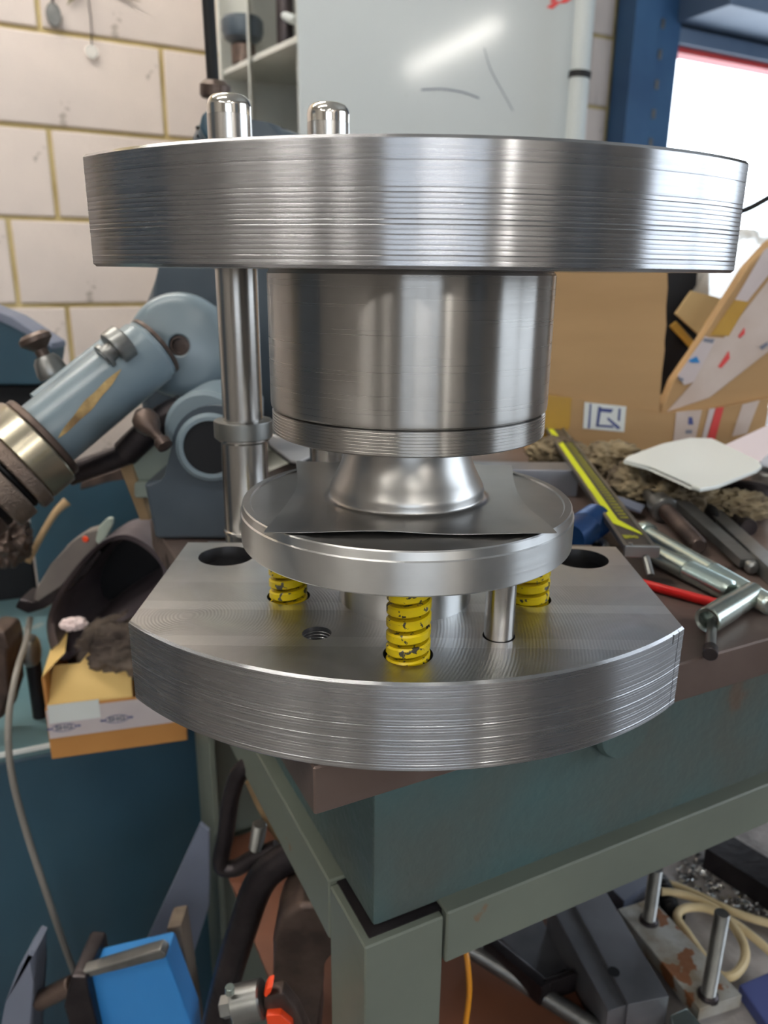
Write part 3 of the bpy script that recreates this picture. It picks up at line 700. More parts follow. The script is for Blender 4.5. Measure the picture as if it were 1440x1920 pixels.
text('80', RM @ Matrix.Translation((.026, .000, .0024)) @ Matrix.Rotation(-PI/2, 4, 'Z'), .0085, M['lime_dim'], t, bold=.0002)
text('IIIIIII', RM @ Matrix.Translation((.026, .0055, .0024)), .0042, M['lime_dim'], t, bold=.0002)
bm = bmesh.new(); box(bm, (.0006, 0, .001), (.004, wv + .002, .009), RM, .0008); finish(bm, 'end_cap', M['dull_steel'], t)
bm = bmesh.new(); tube(bm, [RM @ Vector((-.001, -.003, -.003)), RM @ Vector((-.014, -.004, -.012))], .0028, smooth=0, n=10); finish(bm, 'hook', M['dull_steel'], t)
bm = bmesh.new(); rod(bm, RM @ Vector((.001, .0085, .004)), RM @ Vector((.001, .0085, .007)), .0016); finish(bm, 'screw', M['dull_steel'], t)
# what the rule lies on, dark bar behind the disc
bm = bmesh.new(); q = [P(820, 880, Y=.745), P(1086, 882, Y=.745)]; zt = q[1].z
prism(bm, [Vector((q[0].x, .745, BZ)), Vector((q[1].x, .745, BZ)), Vector((q[1].x, .745, zt)), Vector((q[0].x, .745, zt))], Vector((0, .035, 0)), .001)
finish(bm, 'steel_block', M['bar_steel'], label='dark flat-sided steel bar standing on edge behind the round disc', cat='bar')
t = thing('thumbwheel', on(1100, 1010), 'blue anodised knurled knob lying behind the right bored hole', 'knob')
a = on(1118, 975, .0145); b = on(1070, 1010, .0145); L = (b-a).length; bm = bmesh.new(); pr = [(.010, -.002), (.0128, 0)]
for k in range(16): pr += [(.0145, .002 + k * .0018), (.0137, .0029 + k * .0018)]
pr.append((.012, L + .002)); lathe(bm, pr, frame(a, b), 32); finish(bm, 'knob_body', M['blue_knob'], t)
bm = bmesh.new(); lathe(bm, [(0, -.012), (.006, -.012), (.007, -.010), (.007, 0)], frame(a, b), 24); finish(bm, 'spindle', M['white'], t)
bm = bmesh.new(); tube(bm, [on(1088, 1020, .004), on(1110, 1012, .006), on(1130, 1018, .005), on(1136, 1030, .003)], .0035, n=10); finish(bm, 'curled_bracket', M['dull_steel'], label='small curled grey bracket lying under the marking rule', cat='bracket')
bm = bmesh.new(); tube(bm, [on(1120, 925, .010), on(1165, 940, .012), on(1205, 955, .008)], .0085, smooth=4, sect=[(-1, -.12), (1, -.12), (1, .12), (-1, .12)]); finish(bm, 'metal_strip', M['grey_sheet'], label='thin pale blade lying between the rule and the sleeve', cat='blade')
# oily rags
for k, (x, y, w, dd, h, sd_, lb) in enumerate([(1150, 868, .10, .08, .055, 1, 'stained tan rag heaped behind the far half of the rule'), (1198, 905, .080, .08, .052, 2, 'stained tan rag bunched under the long flat rod'),
        (1285, 935, .080, .07, .046, 3, 'stained tan rag under the white plastic lid, by the black punch'), (1380, 948, .08, .06, .036, 4, 'dark-edged tan rag spread right of the black punch'), (1045, 850, .09, .07, .045, 5, 'pale tan rag behind the steel bar by the punch ring')]):
    c = on(x, y, h * .36); bm = bmesh.new(); crumple(bm, c, (w * .62, dd * .55, h * .66), sd_); finish(bm, 'rag', M['rag'], ang=180, label=lb, cat='rag', group='oily rags on the bench')
# white lid
bm = bmesh.new(); zl = .042
pts = [(1168, 870), (1176, 862), (1240, 838), (1292, 827), (1335, 828), (1420, 870), (1428, 880), (1420, 888), (1345, 918), (1312, 924), (1296, 918), (1220, 882)]
prism(bm, [on(x, y, zl) for x, y in pts], Vector((0, 0, .004)), .0015)
finish(bm, 'plastic_lid', M['white'], label='white plastic lid lying over the rags in front of the cartons', cat='lid')
bm = bmesh.new(); a = [P(1352, 838, Y=.80), P(1445, 795, Y=.88), P(1450, 842, Y=.88), P(1422, 868, Y=.80)]
prism(bm, a, Vector((.0006, -.0006, .0008))); finish(bm, 'pink_paper', M['pink_paper'], label='pinkish crumpled paper right of the white lid', cat='paper')
for k, (x, y, r, m, lb) in enumerate([(1405, 935, .013, 'dark_iron', 'dark nut-like lump behind the tan rag at the right'), (1437, 900, .016, 'dull_steel', 'grey curved offcut at the right edge beside the lid'), (1370, 915, .010, 'dark_iron', 'dark ring lying just below the corner of the lid')]):
    c = on(x, y, .002); t = thing('ring_nut', c, lb, 'nut', 'loose parts right of the rags')
    bm = bmesh.new(); lathe(bm, [(r * .5, .001), (r * .92, 0), (r, .002), (r, r * .7), (r * .9, r * .8), (r * .5, r * .8), (r * .5, .001)], Matrix.Translation((c.x, c.y, BZ)) @ Matrix.Rotation(.12 * k, 4, 'X'), 24, close=False)
    finish(bm, 'ring', M[m], t)
bm = bmesh.new(); tube(bm, [on(1340, 905, .01), on(1400, 912, .012), on(1450, 930, .006)], .007, n=10, rf=lambda t: 1 - .3 * math.sin(t * 6)); finish(bm, 'dark_lever', M['dark_iron'], label='dark bent lever among the loose parts at the right edge', cat='lever')
# notepad behind the post
t = thing('phone_case', P(545, 845, Y=.72), 'white card with rounded black edge leaning behind the guide post', 'card')
bm = bmesh.new(); q = [(500, 822), (515, 818), (600, 850), (560, 870), (545, 868), (506, 836)]
prism(bm, [on(x, y, .012) for x, y in q], Vector((0, 0, .003)), .001); finish(bm, 'white_card', M['paper'], t)
bm = bmesh.new(); prism(bm, [on(x + (-2 if x < 550 else 2), y + 3, .008) for x, y in q], Vector((0, 0, .004)), .001); finish(bm, 'black_back', M['black'], t)

# ------------------------------------------------------------------ cartons behind
def pq(pix, Y): return [P(x, y, Y=Y) for x, y in pix]
CY = .93
t = thing('taped_carton', P(1200, 850, Y=CY), 'low cardboard carton with white picture label, yellow and brown tape, under the open one', 'carton')
lo = P(1000, 740, Y=CY); 
poly = pq([(1000, 735), (1100, 748), (1238, 776), (1330, 768), (1445, 745)], CY)
right = P(1470, 800, Y=CY)
base = [Vector((p.x, CY, BZ)) for p in (poly[-1], poly[0])]
bm = bmesh.new(); prism(bm, poly + base, Vector((0, .22, 0)), .001, 1); finish(bm, 'carton_body', M['card'], t)
def decal(pix, Y, m, name, par, th=.0008):
    bm = bmesh.new(); prism(bm, pq(pix, Y - .0005), Vector((0, -th, 0))); return finish(bm, name, M[m], par)
decal([(1000, 737), (1072, 746), (1068, 800), (1040, 845), (1000, 845)], CY, 'tape_brown', 'brown_tape', t)
lb = decal([(1096, 754), (1174, 762), (1170, 810), (1093, 803)], CY, 'white', 'picture_label', t)
for q in ([(1106, 757), (1109, 757), (1106, 803), (1102, 803)], [(1122, 762), (1128, 764), (1122, 800), (1117, 800)], [(1124, 765), (1150, 767), (1146, 774), (1126, 772)], [(1118, 796), (1150, 798), (1150, 802), (1118, 800)],
          [(1160, 766), (1164, 766), (1162, 790), (1158, 788)], [(1140, 782), (1164, 802), (1158, 805), (1138, 786)]):
    decal(q, CY - .0009, 'ink_blue', 'print_line', lb, .0004)
decal([(1268, 772), (1316, 768), (1302, 830), (1262, 828)], CY, 'tape_clear', 'pale_tape', t)
decal([(1342, 765), (1357, 763), (1340, 826), (1324, 828)], CY, 'ink_red', 'red_tape', t)
decal([(1330, 766), (1341, 765), (1322, 828), (1314, 828)], CY, 'tape_white', 'pale_tape', t)
decal([(1392, 758), (1424, 750), (1400, 812), (1372, 818)], CY, 'tape_clear', 'pale_tape', t)
decal([(1291, 782), (1298, 782), (1300, 796), (1290, 796)], CY - .0009, 'ink_blue', 'arrow_mark', t, .0004)
decal([(1286, 806), (1298, 806), (1297, 813), (1285, 813)], CY - .0009, 'ink_grey', 'arrow_mark', t, .0004)
# the open carton standing on it
t = thing('open_carton', P(1140, 765, Y=CY+.01), 'plain brown cardboard carton with its torn open side to the right', 'carton')
OY = CY + .004
def slabp(pix_f, Y, th, m, name, par, bev=.0006): bm = bmesh.new(); prism(bm, pq(pix_f, Y), Vector((0, th, 0)), bev, 1); return finish(bm, name, M[m], par)
torn = [(1251, 500), (1252, 540), (1248, 575), (1250, 610), (1245, 640), (1247, 655), (1241, 700), (1238, 740), (1236, 774)]
slabp([(1000, 732), (1000, 440), (1253, 440)] + torn, OY, .004, 'card', 'front_panel', t)
F1 = pq([(1000, 440), (1253, 440), (1236, 774), (1000, 732)], OY)
zb = .003
bm = bmesh.new(); prism(bm, [Vector((F1[0].x, OY + .004, F1[3].z + .004)), Vector((F1[2].x - .002, OY + .004, F1[2].z + .014)), Vector((F1[2].x - .002, OY + .20, F1[2].z + .014)), Vector((F1[0].x, OY + .20, F1[3].z + .004))], Z * .003); finish(bm, 'bottom_panel', M['card'], t)
slabp([(1000, 690), (1000, 470), (1330, 470), (1330, 720)], OY + .20, .004, 'card', 'rear_panel', t)
slabp([(1232, 470), (1312, 470), (1306, 535), (1276, 580), (1268, 592), (1320, 632), (1300, 668), (1262, 720), (1238, 770)], OY + .125, .03, 'black', 'shade_panel', t)  # black sheet standing in for the shade inside the open carton
slabp([(1256, 612), (1268, 602), (1302, 640), (1294, 654)], OY + .118, .004, 'tape_brown', 'inner_flap', t)
# second carton: tilted, taped, its flap open to the left
t = thing('tilted_carton', P(1380, 700, Y=CY), 'tilted cardboard carton wrapped in printed white tape, leaning at the right edge', 'carton')
TY = CY + .009
slabp([(1236, 776), (1262, 712), (1318, 632), (1400, 500), (1445, 452), (1500, 420), (1500, 740), (1330, 768)], TY, .018, 'card', 'carton_body', t, .002)
decal([(1300, 716), (1322, 632), (1356, 634), (1445, 520), (1445, 655), (1330, 745), (1250, 772)], TY, 'tape_clear', 'printed_tape', t)
decal([(1270, 704), (1322, 630), (1340, 640), (1300, 716), (1282, 722)], TY - .001, 'tape_white', 'tape_end', t)
decal([(1290, 676), (1306, 668), (1312, 680), (1296, 680)], TY - .002, 'sky_blue', 'blue_mark', t)
decal([(1346, 688), (1366, 658), (1368, 672), (1352, 690)], TY - .001, 'ink_red', 'red_mark', t)
decal([(1384, 630), (1396, 614), (1396, 626), (1386, 634)], TY - .001, 'ink_red', 'red_mark', t)
decal([(1378, 562), (1398, 528), (1432, 470), (1445, 460), (1445, 510), (1400, 566)], TY, 'tape_white', 'printed_tape', t)
decal([(1332, 628), (1378, 562), (1404, 566), (1366, 630)], TY - .0004, 'tape_brown', 'brown_flap', t)
for q in ([(1320, 634), (1340, 636), (1336, 644), (1318, 640)], [(1424, 650), (1440, 640), (1440, 648), (1428, 656)], [(1272, 706), (1282, 710), (1280, 716), (1272, 712)]): decal(q, TY - .002, 'ink_grey', 'print_line', t, .0004)
slabp([(1266, 588), (1296, 545), (1340, 556), (1372, 566), (1332, 640), (1316, 634)], CY + .11, .004, 'card_in', 'rear_flap', t)
# polythene bag on top
bm = bmesh.new(); c = P(1376, 528, Y=CY + .17); crumple(bm, c, (.13, .05, .12), 9, amp=.25, freq=2.2); finish(bm, 'polythene_bag', M['film'], ang=180, label='crumpled clear polythene bag stuffed behind the tilted carton', cat='bag')
bm = bmesh.new(); tube(bm, [P(1385, 398, Y=1.0), P(1410, 388, Y=1.0), P(1450, 366, Y=1.0), P(1500, 340, Y=1.05)], .0035, n=8); finish(bm, 'black_cable', M['black'], label='black cable crossing the bright doorway at the right edge', cat='cable')

# ------------------------------------------------------------------ under the bench, right
def sh(px, py, z=0.): return P(px, py, Z=SZ + z)
bm = bmesh.new(); q = [sh(x, y, .002) for x, y in [(1150, 1580), (1480, 1420), (1650, 1700), (1380, 1960), (1260, 1960)]]
prism(bm, q, Z * -.002); finish(bm, 'swarf_tray', M['swarf_tray'], label='flat grey tray scattered with bright swarf under the bench', cat='tray')
bm = bmesh.new(); rnd = random.Random(4)
for k in range(260):
    x = 1270 + rnd.random() * 180; y = 1590 + rnd.random() * 100 + (x - 1270) * .3 - 20
    p = sh(x, y, .004); a = rnd.random() * 6.28; tube(bm, [p, p + Vector((math.cos(a), math.sin(a), .3)) * .004, p + Vector((math.cos(a + 1), math.sin(a + 1), .1)) * .007], .0008, n=4, smooth=2)
finish(bm, 'swarf', M['swarf'], label='curly bright metal swarf strewn over the grey tray', cat='swarf', kind='stuff')
t = thing('grooved_steel_bar', sh(1150, 1800), 'thick dark steel bar with a stepped groove and one small hole', 'bar')
za = .046
bm = bmesh.new(); prism(bm, [sh(x, y, za) for x, y in [(1068, 1680), (1128, 1658), (1255, 1868), (1178, 1884)]], Z * (-za + .0035), .001); finish(bm, 'raised_half', M['bar_steel'], t)
bm = bmesh.new(); prism(bm, [sh(x, y, za - .004) for x, y in [(1028, 1690), (1068, 1678), (1178, 1884), (1140, 1896)]], Z * (-za + .0075), .001); finish(bm, 'stepped_half', M['bar_steel'], t)
bm = bmesh.new(); c = sh(1151, 1822, za + .0002); lathe(bm, [(0, 0), (.0050, 0), (.0050, .0003)], Matrix.Translation(c), 20); finish(bm, 'hole', M['black'], t)  # black disc in place of the shade inside a drilled hole
t = thing('studded_flat_bar', sh(1270, 1800), 'rusty flat bar with two upright threaded studs', 'bar')
zz = .030
bm = bmesh.new(); prism(bm, [sh(x, y, zz) for x, y in [(1158, 1704), (1222, 1684), (1392, 1866), (1312, 1892)]], Z * (-.014), .001); finish(bm, 'flat_bar', M['rusty'], t)
bm = bmesh.new(); prism(bm, [sh(x, y, zz - .0142) for x, y in [(1166, 1712), (1222, 1694), (1380, 1866), (1318, 1884)]], Z * (-zz + .0175), .001); finish(bm, 'packing', M['dark_iron'], t)
for (bx, by, ty) in ((1216, 1728, 1628), (1327, 1868, 1712)):
    b = sh(bx, by, zz - .001); 
    h = .001
    while True:
        v = (b + Z * h) - CAM
        yy = 960 - FPX * v.dot(cU) / v.dot(cF)
        if yy < ty or h > .2: break
        h += .001
    bm = bmesh.new(); lathe(bm, thread_prof(.0062, 0, h, .0020, .0009), Matrix.Translation(b), 24); sd2 = finish(bm, 'stud', M['dull_steel'], t)
    bm = bmesh.new(); lathe(bm, [(.0095, 0), (.0085, .003), (.0065, .0045)], Matrix.Translation(b), 24, close=False); finish(bm, 'weld', M['dark_iron'], sd2)
bm = bmesh.new(); a = sh(880, 1778, .012); b = sh(1150, 1950, .010); L = (b - a).length
lathe(bm, thread_prof(.0080, 0, L, .0020, .0007), frame(a, b), 28); finish(bm, 'threaded_rod', M['dull_steel'], label='long grey threaded rod lying on the red-brown lower shelf', cat='rod')
t = thing('dark_angle_bracket', sh(980, 1810), 'dark open bracket lying behind the threaded rod', 'bracket')
bm = bmesh.new(); prism(bm, [sh(x, y, .03) for x, y in [(905, 1760), (925, 1752), (1035, 1842), (1015, 1852)]], Z * -.022, .002); prism(bm, [sh(x, y, .03) for x, y in [(1020, 1846), (1010, 1836), (1075, 1815), (1085, 1825)]], Z * -.022, .002)
finish(bm, 'bracket_body', M['dark_iron'], t)
bm = bmesh.new(); prism(bm, [sh(x, y, .008) for x, y in [(930, 1752), (1010, 1715), (1070, 1812), (1020, 1836)]], Z * -.003); finish(bm, 'web', M['bar_steel'], t)
bm = bmesh.new(); prism(bm, [sh(x, y, .030) for x, y in [(1322, 1590), (1372, 1566), (1540, 1668), (1520, 1716)]], Z * -.026, .001); finish(bm, 'channel_bar', M['dark_iron'], label='long dark channel bar lying at the far right under the bench', cat='bar')
bm = bmesh.new(); prism(bm, [sh(x, y, .02) for x, y in [(1120, 1640), (1215, 1600), (1240, 1640), (1170, 1690)]], Z * -.017, .001); finish(bm, 'grey_offcut', M['grey_sheet'], label='grey steel offcut behind the studded flat bar', cat='offcut')
zc = .012
bm = bmesh.new(); tube(bm, [sh(x, y, zc) for x, y in [(1236, 1655), (1270, 1662), (1320, 1684), (1380, 1712), (1445, 1732), (1500, 1745)]], .0042, n=10); 
tube(bm, [sh(x, y, zc + .008) for x, y in [(1240, 1672), (1290, 1680), (1350, 1710), (1390, 1760), (1396, 1800), (1372, 1830), (1340, 1820), (1290, 1752), (1270, 1720), (1285, 1703), (1330, 1705), (1390, 1740), (1450, 1790), (1490, 1830)]], .0042, n=10)
finish(bm, 'cream_cable', M['cream_cord'], label='cream cable looping behind the studded bar on the tray', cat='cable')
bm = bmesh.new(); pts = [sh(x, y, .012) for x, y in [(1226, 1640), (1248, 1670), (1256, 1700), (1270, 1722)]]; tube(bm, pts, .0085, n=14, smooth=16, rf=lambda t: 1 + .10 * math.sin(t * 120)); finish(bm, 'corrugated_hose', M['black'], label='short black corrugated hose behind the taller stud', cat='hose')
bm = bmesh.new(); prism(bm, [sh(x, y, .016) for x, y in [(1385, 1845), (1450, 1818), (1500, 1880), (1440, 1925)]], Z * -.013, .002); finish(bm, 'blue_plate', M['ink_blue'], label='blue painted plate at the bottom right corner', cat='plate')
bm = bmesh.new(); prism(bm, [sh(x, y, .03) for x, y in [(1256, 1902), (1288, 1888), (1330, 1935), (1270, 1960)]], Z * -.027, .002); finish(bm, 'pale_block', M['zinc'], label='pale shiny block below the two long bars', cat='block')
bm = bmesh.new(); tube(bm, [P(868, 1765, Y=.48), P(876, 1800, Y=.47), P(880, 1860, Y=.46), P(872, 1930, Y=.45), P(868, 1990, Y=.44)], .0022, n=8); finish(bm, 'orange_cord', M['orange_cord'], label='thin orange cord hanging beside the right face of the front leg', cat='cord')
# ------------------------------------------------------------------ board, rack and conduit by the wall
BY = 1.9
t = thing('steel_cabinet', (.12, BY + .2, 0), 'tall plain grey-white steel cabinet behind the tool, scuffed and glossy', 'cabinet')
xl = P(558, 120, Y=BY).x; xr = P(1078, 120, Y=BY).x
bm = bmesh.new(); box(bm, ((xl+xr)/2, BY + .17, 1.2), (xr - xl, .34, 2.4), None, .004); finish(bm, 'carcass', M['board'], t)
for k in range(3):
    q = [[(1024, 14), (1040, 2), (1052, 3), (1036, 17)], [(1046, 6), (1062, -6), (1074, -2), (1060, 6)], [(1030, 4), (1036, -4), (1046, -4), (1038, 4)]][k]
    bm = bmesh.new(); prism(bm, [P(x, y, Y=BY - .0005) for x, y in q], Vector((0, -.0006, 0))); finish(bm, 'red_print', M['ink_red'], t)
for q, w in (([(790, 168), (830, 167), (868, 173), (898, 184)], .0018), ([(908, 90), (920, 130), (944, 175), (962, 208)], .0012)):
    bm = bmesh.new(); tube(bm, [P(x, y, Y=BY) for x, y in q], w, n=6); finish(bm, 'scuff', M['ink_grey'], t)
t = thing('conduit', (P(1090, 120, Y=1.86).x, 1.86, 0), 'pale grey vertical conduit with a black band beside the cabinet', 'pipe')
a = P(1097, 10, Y=1.86); r_ = .021
bm = bmesh.new(); lathe(bm, [(r_, 0), (r_, 2.6)], Matrix.Translation((a.x, 1.86, 0)), 28); finish(bm, 'pipe', M['white_pvc'], t)
zb_ = P(1088, 141, Y=1.86).z; bm = bmesh.new(); lathe(bm, [(r_, -.007), (r_ + .003, -.006), (r_ + .003, .006), (r_, .007)], Matrix.Translation((a.x, 1.86, zb_)) @ Matrix.Rotation(.08, 4, 'Y'), 28, close=False); finish(bm, 'band', M['black'], t)

t = thing('pigeonhole_rack', P(480, 300, Y=2.2), 'pale grey-green open rack with upright dividers and shelves left of the cabinet', 'rack')
def vpanel(pa, pb, z0, z1, th, m, name):
    """upright panel between two ground points"""
    d = (pb - pa); n = Vector((-d.y, d.x, 0)).normalized() * th
    bm = bmesh.new(); prism(bm, [Vector((pa.x, pa.y, z0)), Vector((pb.x, pb.y, z0)), Vector((pb.x, pb.y, z1)), Vector((pa.x, pa.y, z1))], n, .001, 1); return finish(bm, name, M[m], t)
def gp(x, Y): p = P(x, 110, Y=Y); return Vector((p.x, Y, 0))
bl, bmid, br = gp(410, 2.27), gp(474, 2.31), gp(560, 2.36)
vpanel(bl, br, 0, 2.5, .004, 'rack', 'back_panel')
vpanel(gp(468, 2.08), gp(476, 2.30), 0, 2.5, .004, 'rack', 'divider')
vpanel(gp(560, 1.96), gp(562, 2.34), 0, 2.5, .004, 'rack', 'divider')
vpanel(gp(411, 2.26), gp(413, 2.22), 0, 2.5, .004, 'rack', 'divider')
def shelf_tri(z, name='shelf'):
    f0, f1, f2 = gp(411, 2.25), gp(470, 2.10), gp(556, 1.92)
    bm = bmesh.new(); pts = [f0, f1, f2, gp(560, 2.35), gp(476, 2.30), gp(412, 2.265)]
    prism(bm, [Vector((p.x, p.y, z)) for p in pts], Vector((0, 0, -.012)), .001, 1); finish(bm, name, M['rack'], t)
zs_ = P(475, 107, Y=2.10).z
for k in range(-3, 4): shelf_tri(zs_ + k * .34)
c = P(457, 112, Y=2.19); c.z = zs_
t2 = thing('hand_wheel', c, 'blue-black knob on a brown stem standing on the rack shelf', 'knob')
bm = bmesh.new(); lathe(bm, [(.022, .001), (.030, .004), (.030, .045), (.024, .05)], Matrix.Translation(c), 24); finish(bm, 'stem', M['brown_iron'], t2)
bm = bmesh.new(); lathe(bm, [(.030, .050), (.046, .060), (.052, .075), (.052, .098), (.046, .106), (.0, .106)], Matrix.Translation(c), 28); finish(bm, 'cap', M['machine_dark'], t2)
c = P(535, 75, Y=2.06); c.z = zs_
t2 = thing('brown_bottle', c, 'dark brown upright jar with pale cap at the right of the rack shelf', 'jar')
bm = bmesh.new(); lathe(bm, [(.018, .001), (.020, .004), (.020, .16), (.016, .17)], Matrix.Translation(c), 24); finish(bm, 'body', M['dark_iron'], t2)
bm = bmesh.new(); rod(bm, P(532, 30, Y=2.05), P(553, 38, Y=2.02), .010); finish(bm, 'pale_spout', M['white_pvc'], t2)
t = thing('feed_lever', P(395, 170, Y=.92), 'thin black upright rod ending in a flat brown knob above the left post', 'rod')
bm = bmesh.new(); tube(bm, [P(389, -260, Y=.92), P(390, 0, Y=.92), P(400, 160, Y=.92)], .0065, smooth=0, n=14); finish(bm, 'rod', M['black'], t)
bm = bmesh.new(); c = P(404, 180, Y=.92); lathe(bm, [(0, -.050), (.006, -.050), (.006, -.004), (.014, -.003), (.0165, 0), (.0165, .010), (.010, .015), (0, .016)], frame(c, c + Vector((.08, -.12, 1))), 28); finish(bm, 'knob', M['brown_iron'], t)
# hanging bits on the wall
def whang(x, y, off=.02):
    u, z = wall_hit(x, y); return wp(u, z, off)
t = thing('hanging_tag', whang(100, 40), 'oval grey tag hanging from a chain on the block wall', 'tag')
c = whang(99, 32); bm = bmesh.new(); lathe(bm, [(0, -.003), (.016, -.003), (.018, 0), (.016, .003), (0, .003)], frame(c, c + WN) @ Matrix.Diagonal((1, 1.5, 1, 1)), 24); finish(bm, 'tag', M['dull_steel'], t)
bm = bmesh.new(); tube(bm, [whang(97, 10), whang(96, -60), whang(98, -140)], .003, smooth=0, n=8); finish(bm, 'chain', M['dark_iron'], t)
t = thing('hanging_disc', whang(168, 95), 'small clear disc dangling on a dark string in front of the wall', 'pendant')
c = whang(170, 101); bm = bmesh.new(); lathe(bm, [(0, -.003), (.014, -.003), (.017, 0), (.014, .003), (0, .003)], frame(c, c + WN), 24); finish(bm, 'disc', M['film'], t)
bm = bmesh.new(); tube(bm, [whang(170, 88), whang(168, 40), whang(163, 0), whang(158, -60)], .0018, n=8); finish(bm, 'string', M['dark_iron'], t)
bm = bmesh.new()
for q in ([(120, -30), (130, 0), (124, 14)], [(150, -30), (140, -5), (132, 8)], [(215, -20), (235, -4), (262, 8)], [(200, -25), (228, -8), (243, 6)], [(190, -30), (215, -14), (225, -2)]):
    tube(bm, [whang(x, y) for x, y in q], .006, n=6, rf=lambda t: 1.05 - t)
finish(bm, 'dried_sprig', M['plume'], label='dried greenish sprig hanging at the top edge of the wall', cat='plant')

# ------------------------------------------------------------------ grey-blue grinding head at the back of the bench
g = thing('tool_grinding_head', on(360, 1030), 'blue-grey cast grinding head with a tilted spindle, standing behind the left post', 'machine')
GY = .60
def arc(cx, cy, r, a0, a1, n=14): return [(cx + r * math.cos(math.radians(a0 + (a1-a0)*k/n)), cy - r * math.sin(math.radians(a0 + (a1-a0)*k/n))) for k in range(n+1)]
zz0 = [(x, y) for x, y in [(440, 1022), (290, 1022), (270, 905), (274, 880), (300, 878), (318, 890)]]
bm = bmesh.new(); px_prism(bm, [(470, 1012), (290, 1012)] + [(268, 905), (300, 902), (318, 898), (322, 835)] + arc(398, 836, 76, 178, 90, 9) + [(470, 762)], GY, .07, .004, 3)
bb_ = finish(bm, 'bearing_bracket', M['machine_dark'], g)
c = P(396, 838, Y=GY - .001); d = Vector((.08, -1, .05))
bm = bmesh.new(); lathe(bm, [(.0215, 0), (.0265, .001), (.0275, .004), (.0245, .0065), (.0215, .0065), (.0210, .002)], frame(c - d * .002, c + d), 40, close=False); finish(bm, 'bore_rim', M['machine'], bb_)
bm = bmesh.new(); lathe(bm, [(0, .0025), (.0216, .0025), (.0216, .0)], frame(c, c + d), 36); finish(bm, 'bore', M['black'], bb_)  # black disc standing in for the shade deep in the bore
bm = bmesh.new(); c = P(398, 800, Y=GY + .03); lathe(bm, [(.020, -.026), (.030, -.0255), (.0335, -.022), (.0335, .04)], frame(c, c + Vector((0, 1, 0))), 40); finish(bm, 'bearing_hood', M['machine'], bb_)
bm = bmesh.new(); px_prism(bm, [(240, 905), (248, 815), (300, 800), (335, 812), (335, 905)], GY + .08, .05, .004); finish(bm, 'pale_side_casting', M['machine_pale'], g)
bm = bmesh.new(); px_prism(bm, [(250, 935), (250, 905), (330, 905), (330, 935)], GY + .07, .06, .003); finish(bm, 'pale_side_casting', M['machine_pale'], g)
bm = bmesh.new(); px_prism(bm, [(218, 862), (240, 855), (282, 975), (262, 975)], GY + .075, .02, .001); finish(bm, 'wooden_wedge', M['wood'], g)
# large housing behind
bm = bmesh.new()
px_prism(bm, [(560, 800), (262, 800), (250, 660), (252, 612), (262, 575), (296, 505), (330, 400), (352, 262), (364, 228), (384, 212), (420, 214), (455, 222), (500, 228), (550, 240), (590, 262), (610, 330)], .84, .12, .018, 4)
finish(bm, 'main_housing', M['machine_dark'], g)
bm = bmesh.new(); px_prism(bm, [(385, 262), (372, 240), (376, 215), (392, 200), (400, 262)], .82, .03, .004); finish(bm, 'housing_lug', M['teal'], g)
c = P(338, 648, Y=.69); d = Vector((.10, -1, .12))
bm = bmesh.new(); pr = [(.046, -.075), (.046, -.004), (.0445, .001), (.041, .0045), (.034, .0065), (.0105, .0085)]
lathe(bm, pr + [(.0092, .0078), (.0090, -.004), (0, -.004)], frame(c, c + d), 56); rb_ = finish(bm, 'round_boss', M['machine'], g)
bm = bmesh.new(); lathe(bm, [(0, -.0035), (.0085, -.0035), (.0085, .004), (.0065, .004), (.0062, -.002), (0, -.002)], frame(c, c + d), 28); finish(bm, 'socket', M['brown_iron'], rb_)
# tilted spindle
s0, s1 = P(82, 820, Y=.60), P(288, 652, Y=.66); ax = (s1 - s0).normalized(); L = (s1 - s0).length; SF = frame(s0, s1); rb = .0282
bm = bmesh.new(); lathe(bm, [(rb, -.002), (rb, L - .006), (rb - .002, L - .003), (rb - .0015, L - .001), (rb - .004, L)], SF, 56); sb_ = finish(bm, 'spindle_body', M['machine'], g)
side = ax.cross(Vector((0, -1, 0))).normalized()
if side.z < 0: side = -side
bm = bmesh.new(); a = s0 + side * rb * .86 + Vector((0, .014, 0)); tube(bm, [a + ax * .01, a + ax * (L - .03)], .0095, smooth=0, n=16); finish(bm, 'top_ridge', M['machine'], sb_)
bm = bmesh.new(); lathe(bm, [(.0205, L), (.0265, L), (.0268, L + .003), (.0205, L + .004)], SF, 48, close=False); lathe(bm, [(0, L + .001), (.0206, L + .001)], SF, 40, close=False); finish(bm, 'end_rim', M['brown_iron'], g)
def collar(z0, z1, r, m, name, c=.0012):
    bm = bmesh.new(); lathe(bm, [(r - c * 3, z0), (r - c, z0), (r, z0 + c), (r, z1 - c), (r - c, z1), (r - c * 3, z1)], SF, 64); finish(bm, name, M[m], g)
collar(-.004, .002, .0370, 'brown_iron', 'flange'); collar(-.027, -.0045, .0400, 'brass', 'steel_band'); collar(-.038, -.0275, .0415, 'knurl', 'knurled_ring'); collar(-.0425, -.0385, .036, 'black', 'groove')
collar(-.060, -.043, .0405, 'knurl', 'knurled_ring'); collar(-.066, -.0605, .034, 'black', 'groove'); collar(-.100, -.0665, .036, 'brown_iron', 'tail_ring')
# clamp nut on the near side of the body
nc = s0 + ax * (L * .80) + Vector((-.004, -.024, .016)); NF = frame(nc, nc + ax)
bm = bmesh.new(); lathe(bm, [(.008, -.004), (.0145, -.003), (.0150, -.001), (.0150, .008), (.0135, .0095), (.008, .010)], NF, 36); cn_ = finish(bm, 'clamp_nut', M['dull_steel'], g)
bm = bmesh.new(); lathe(bm, [(.0075, -.014), (.0075, -.0035)], NF, 24); lathe(bm, [(.011, -.013), (.011, -.010)], NF, 24); finish(bm, 'clamp_screw', M['dull_steel'], cn_)
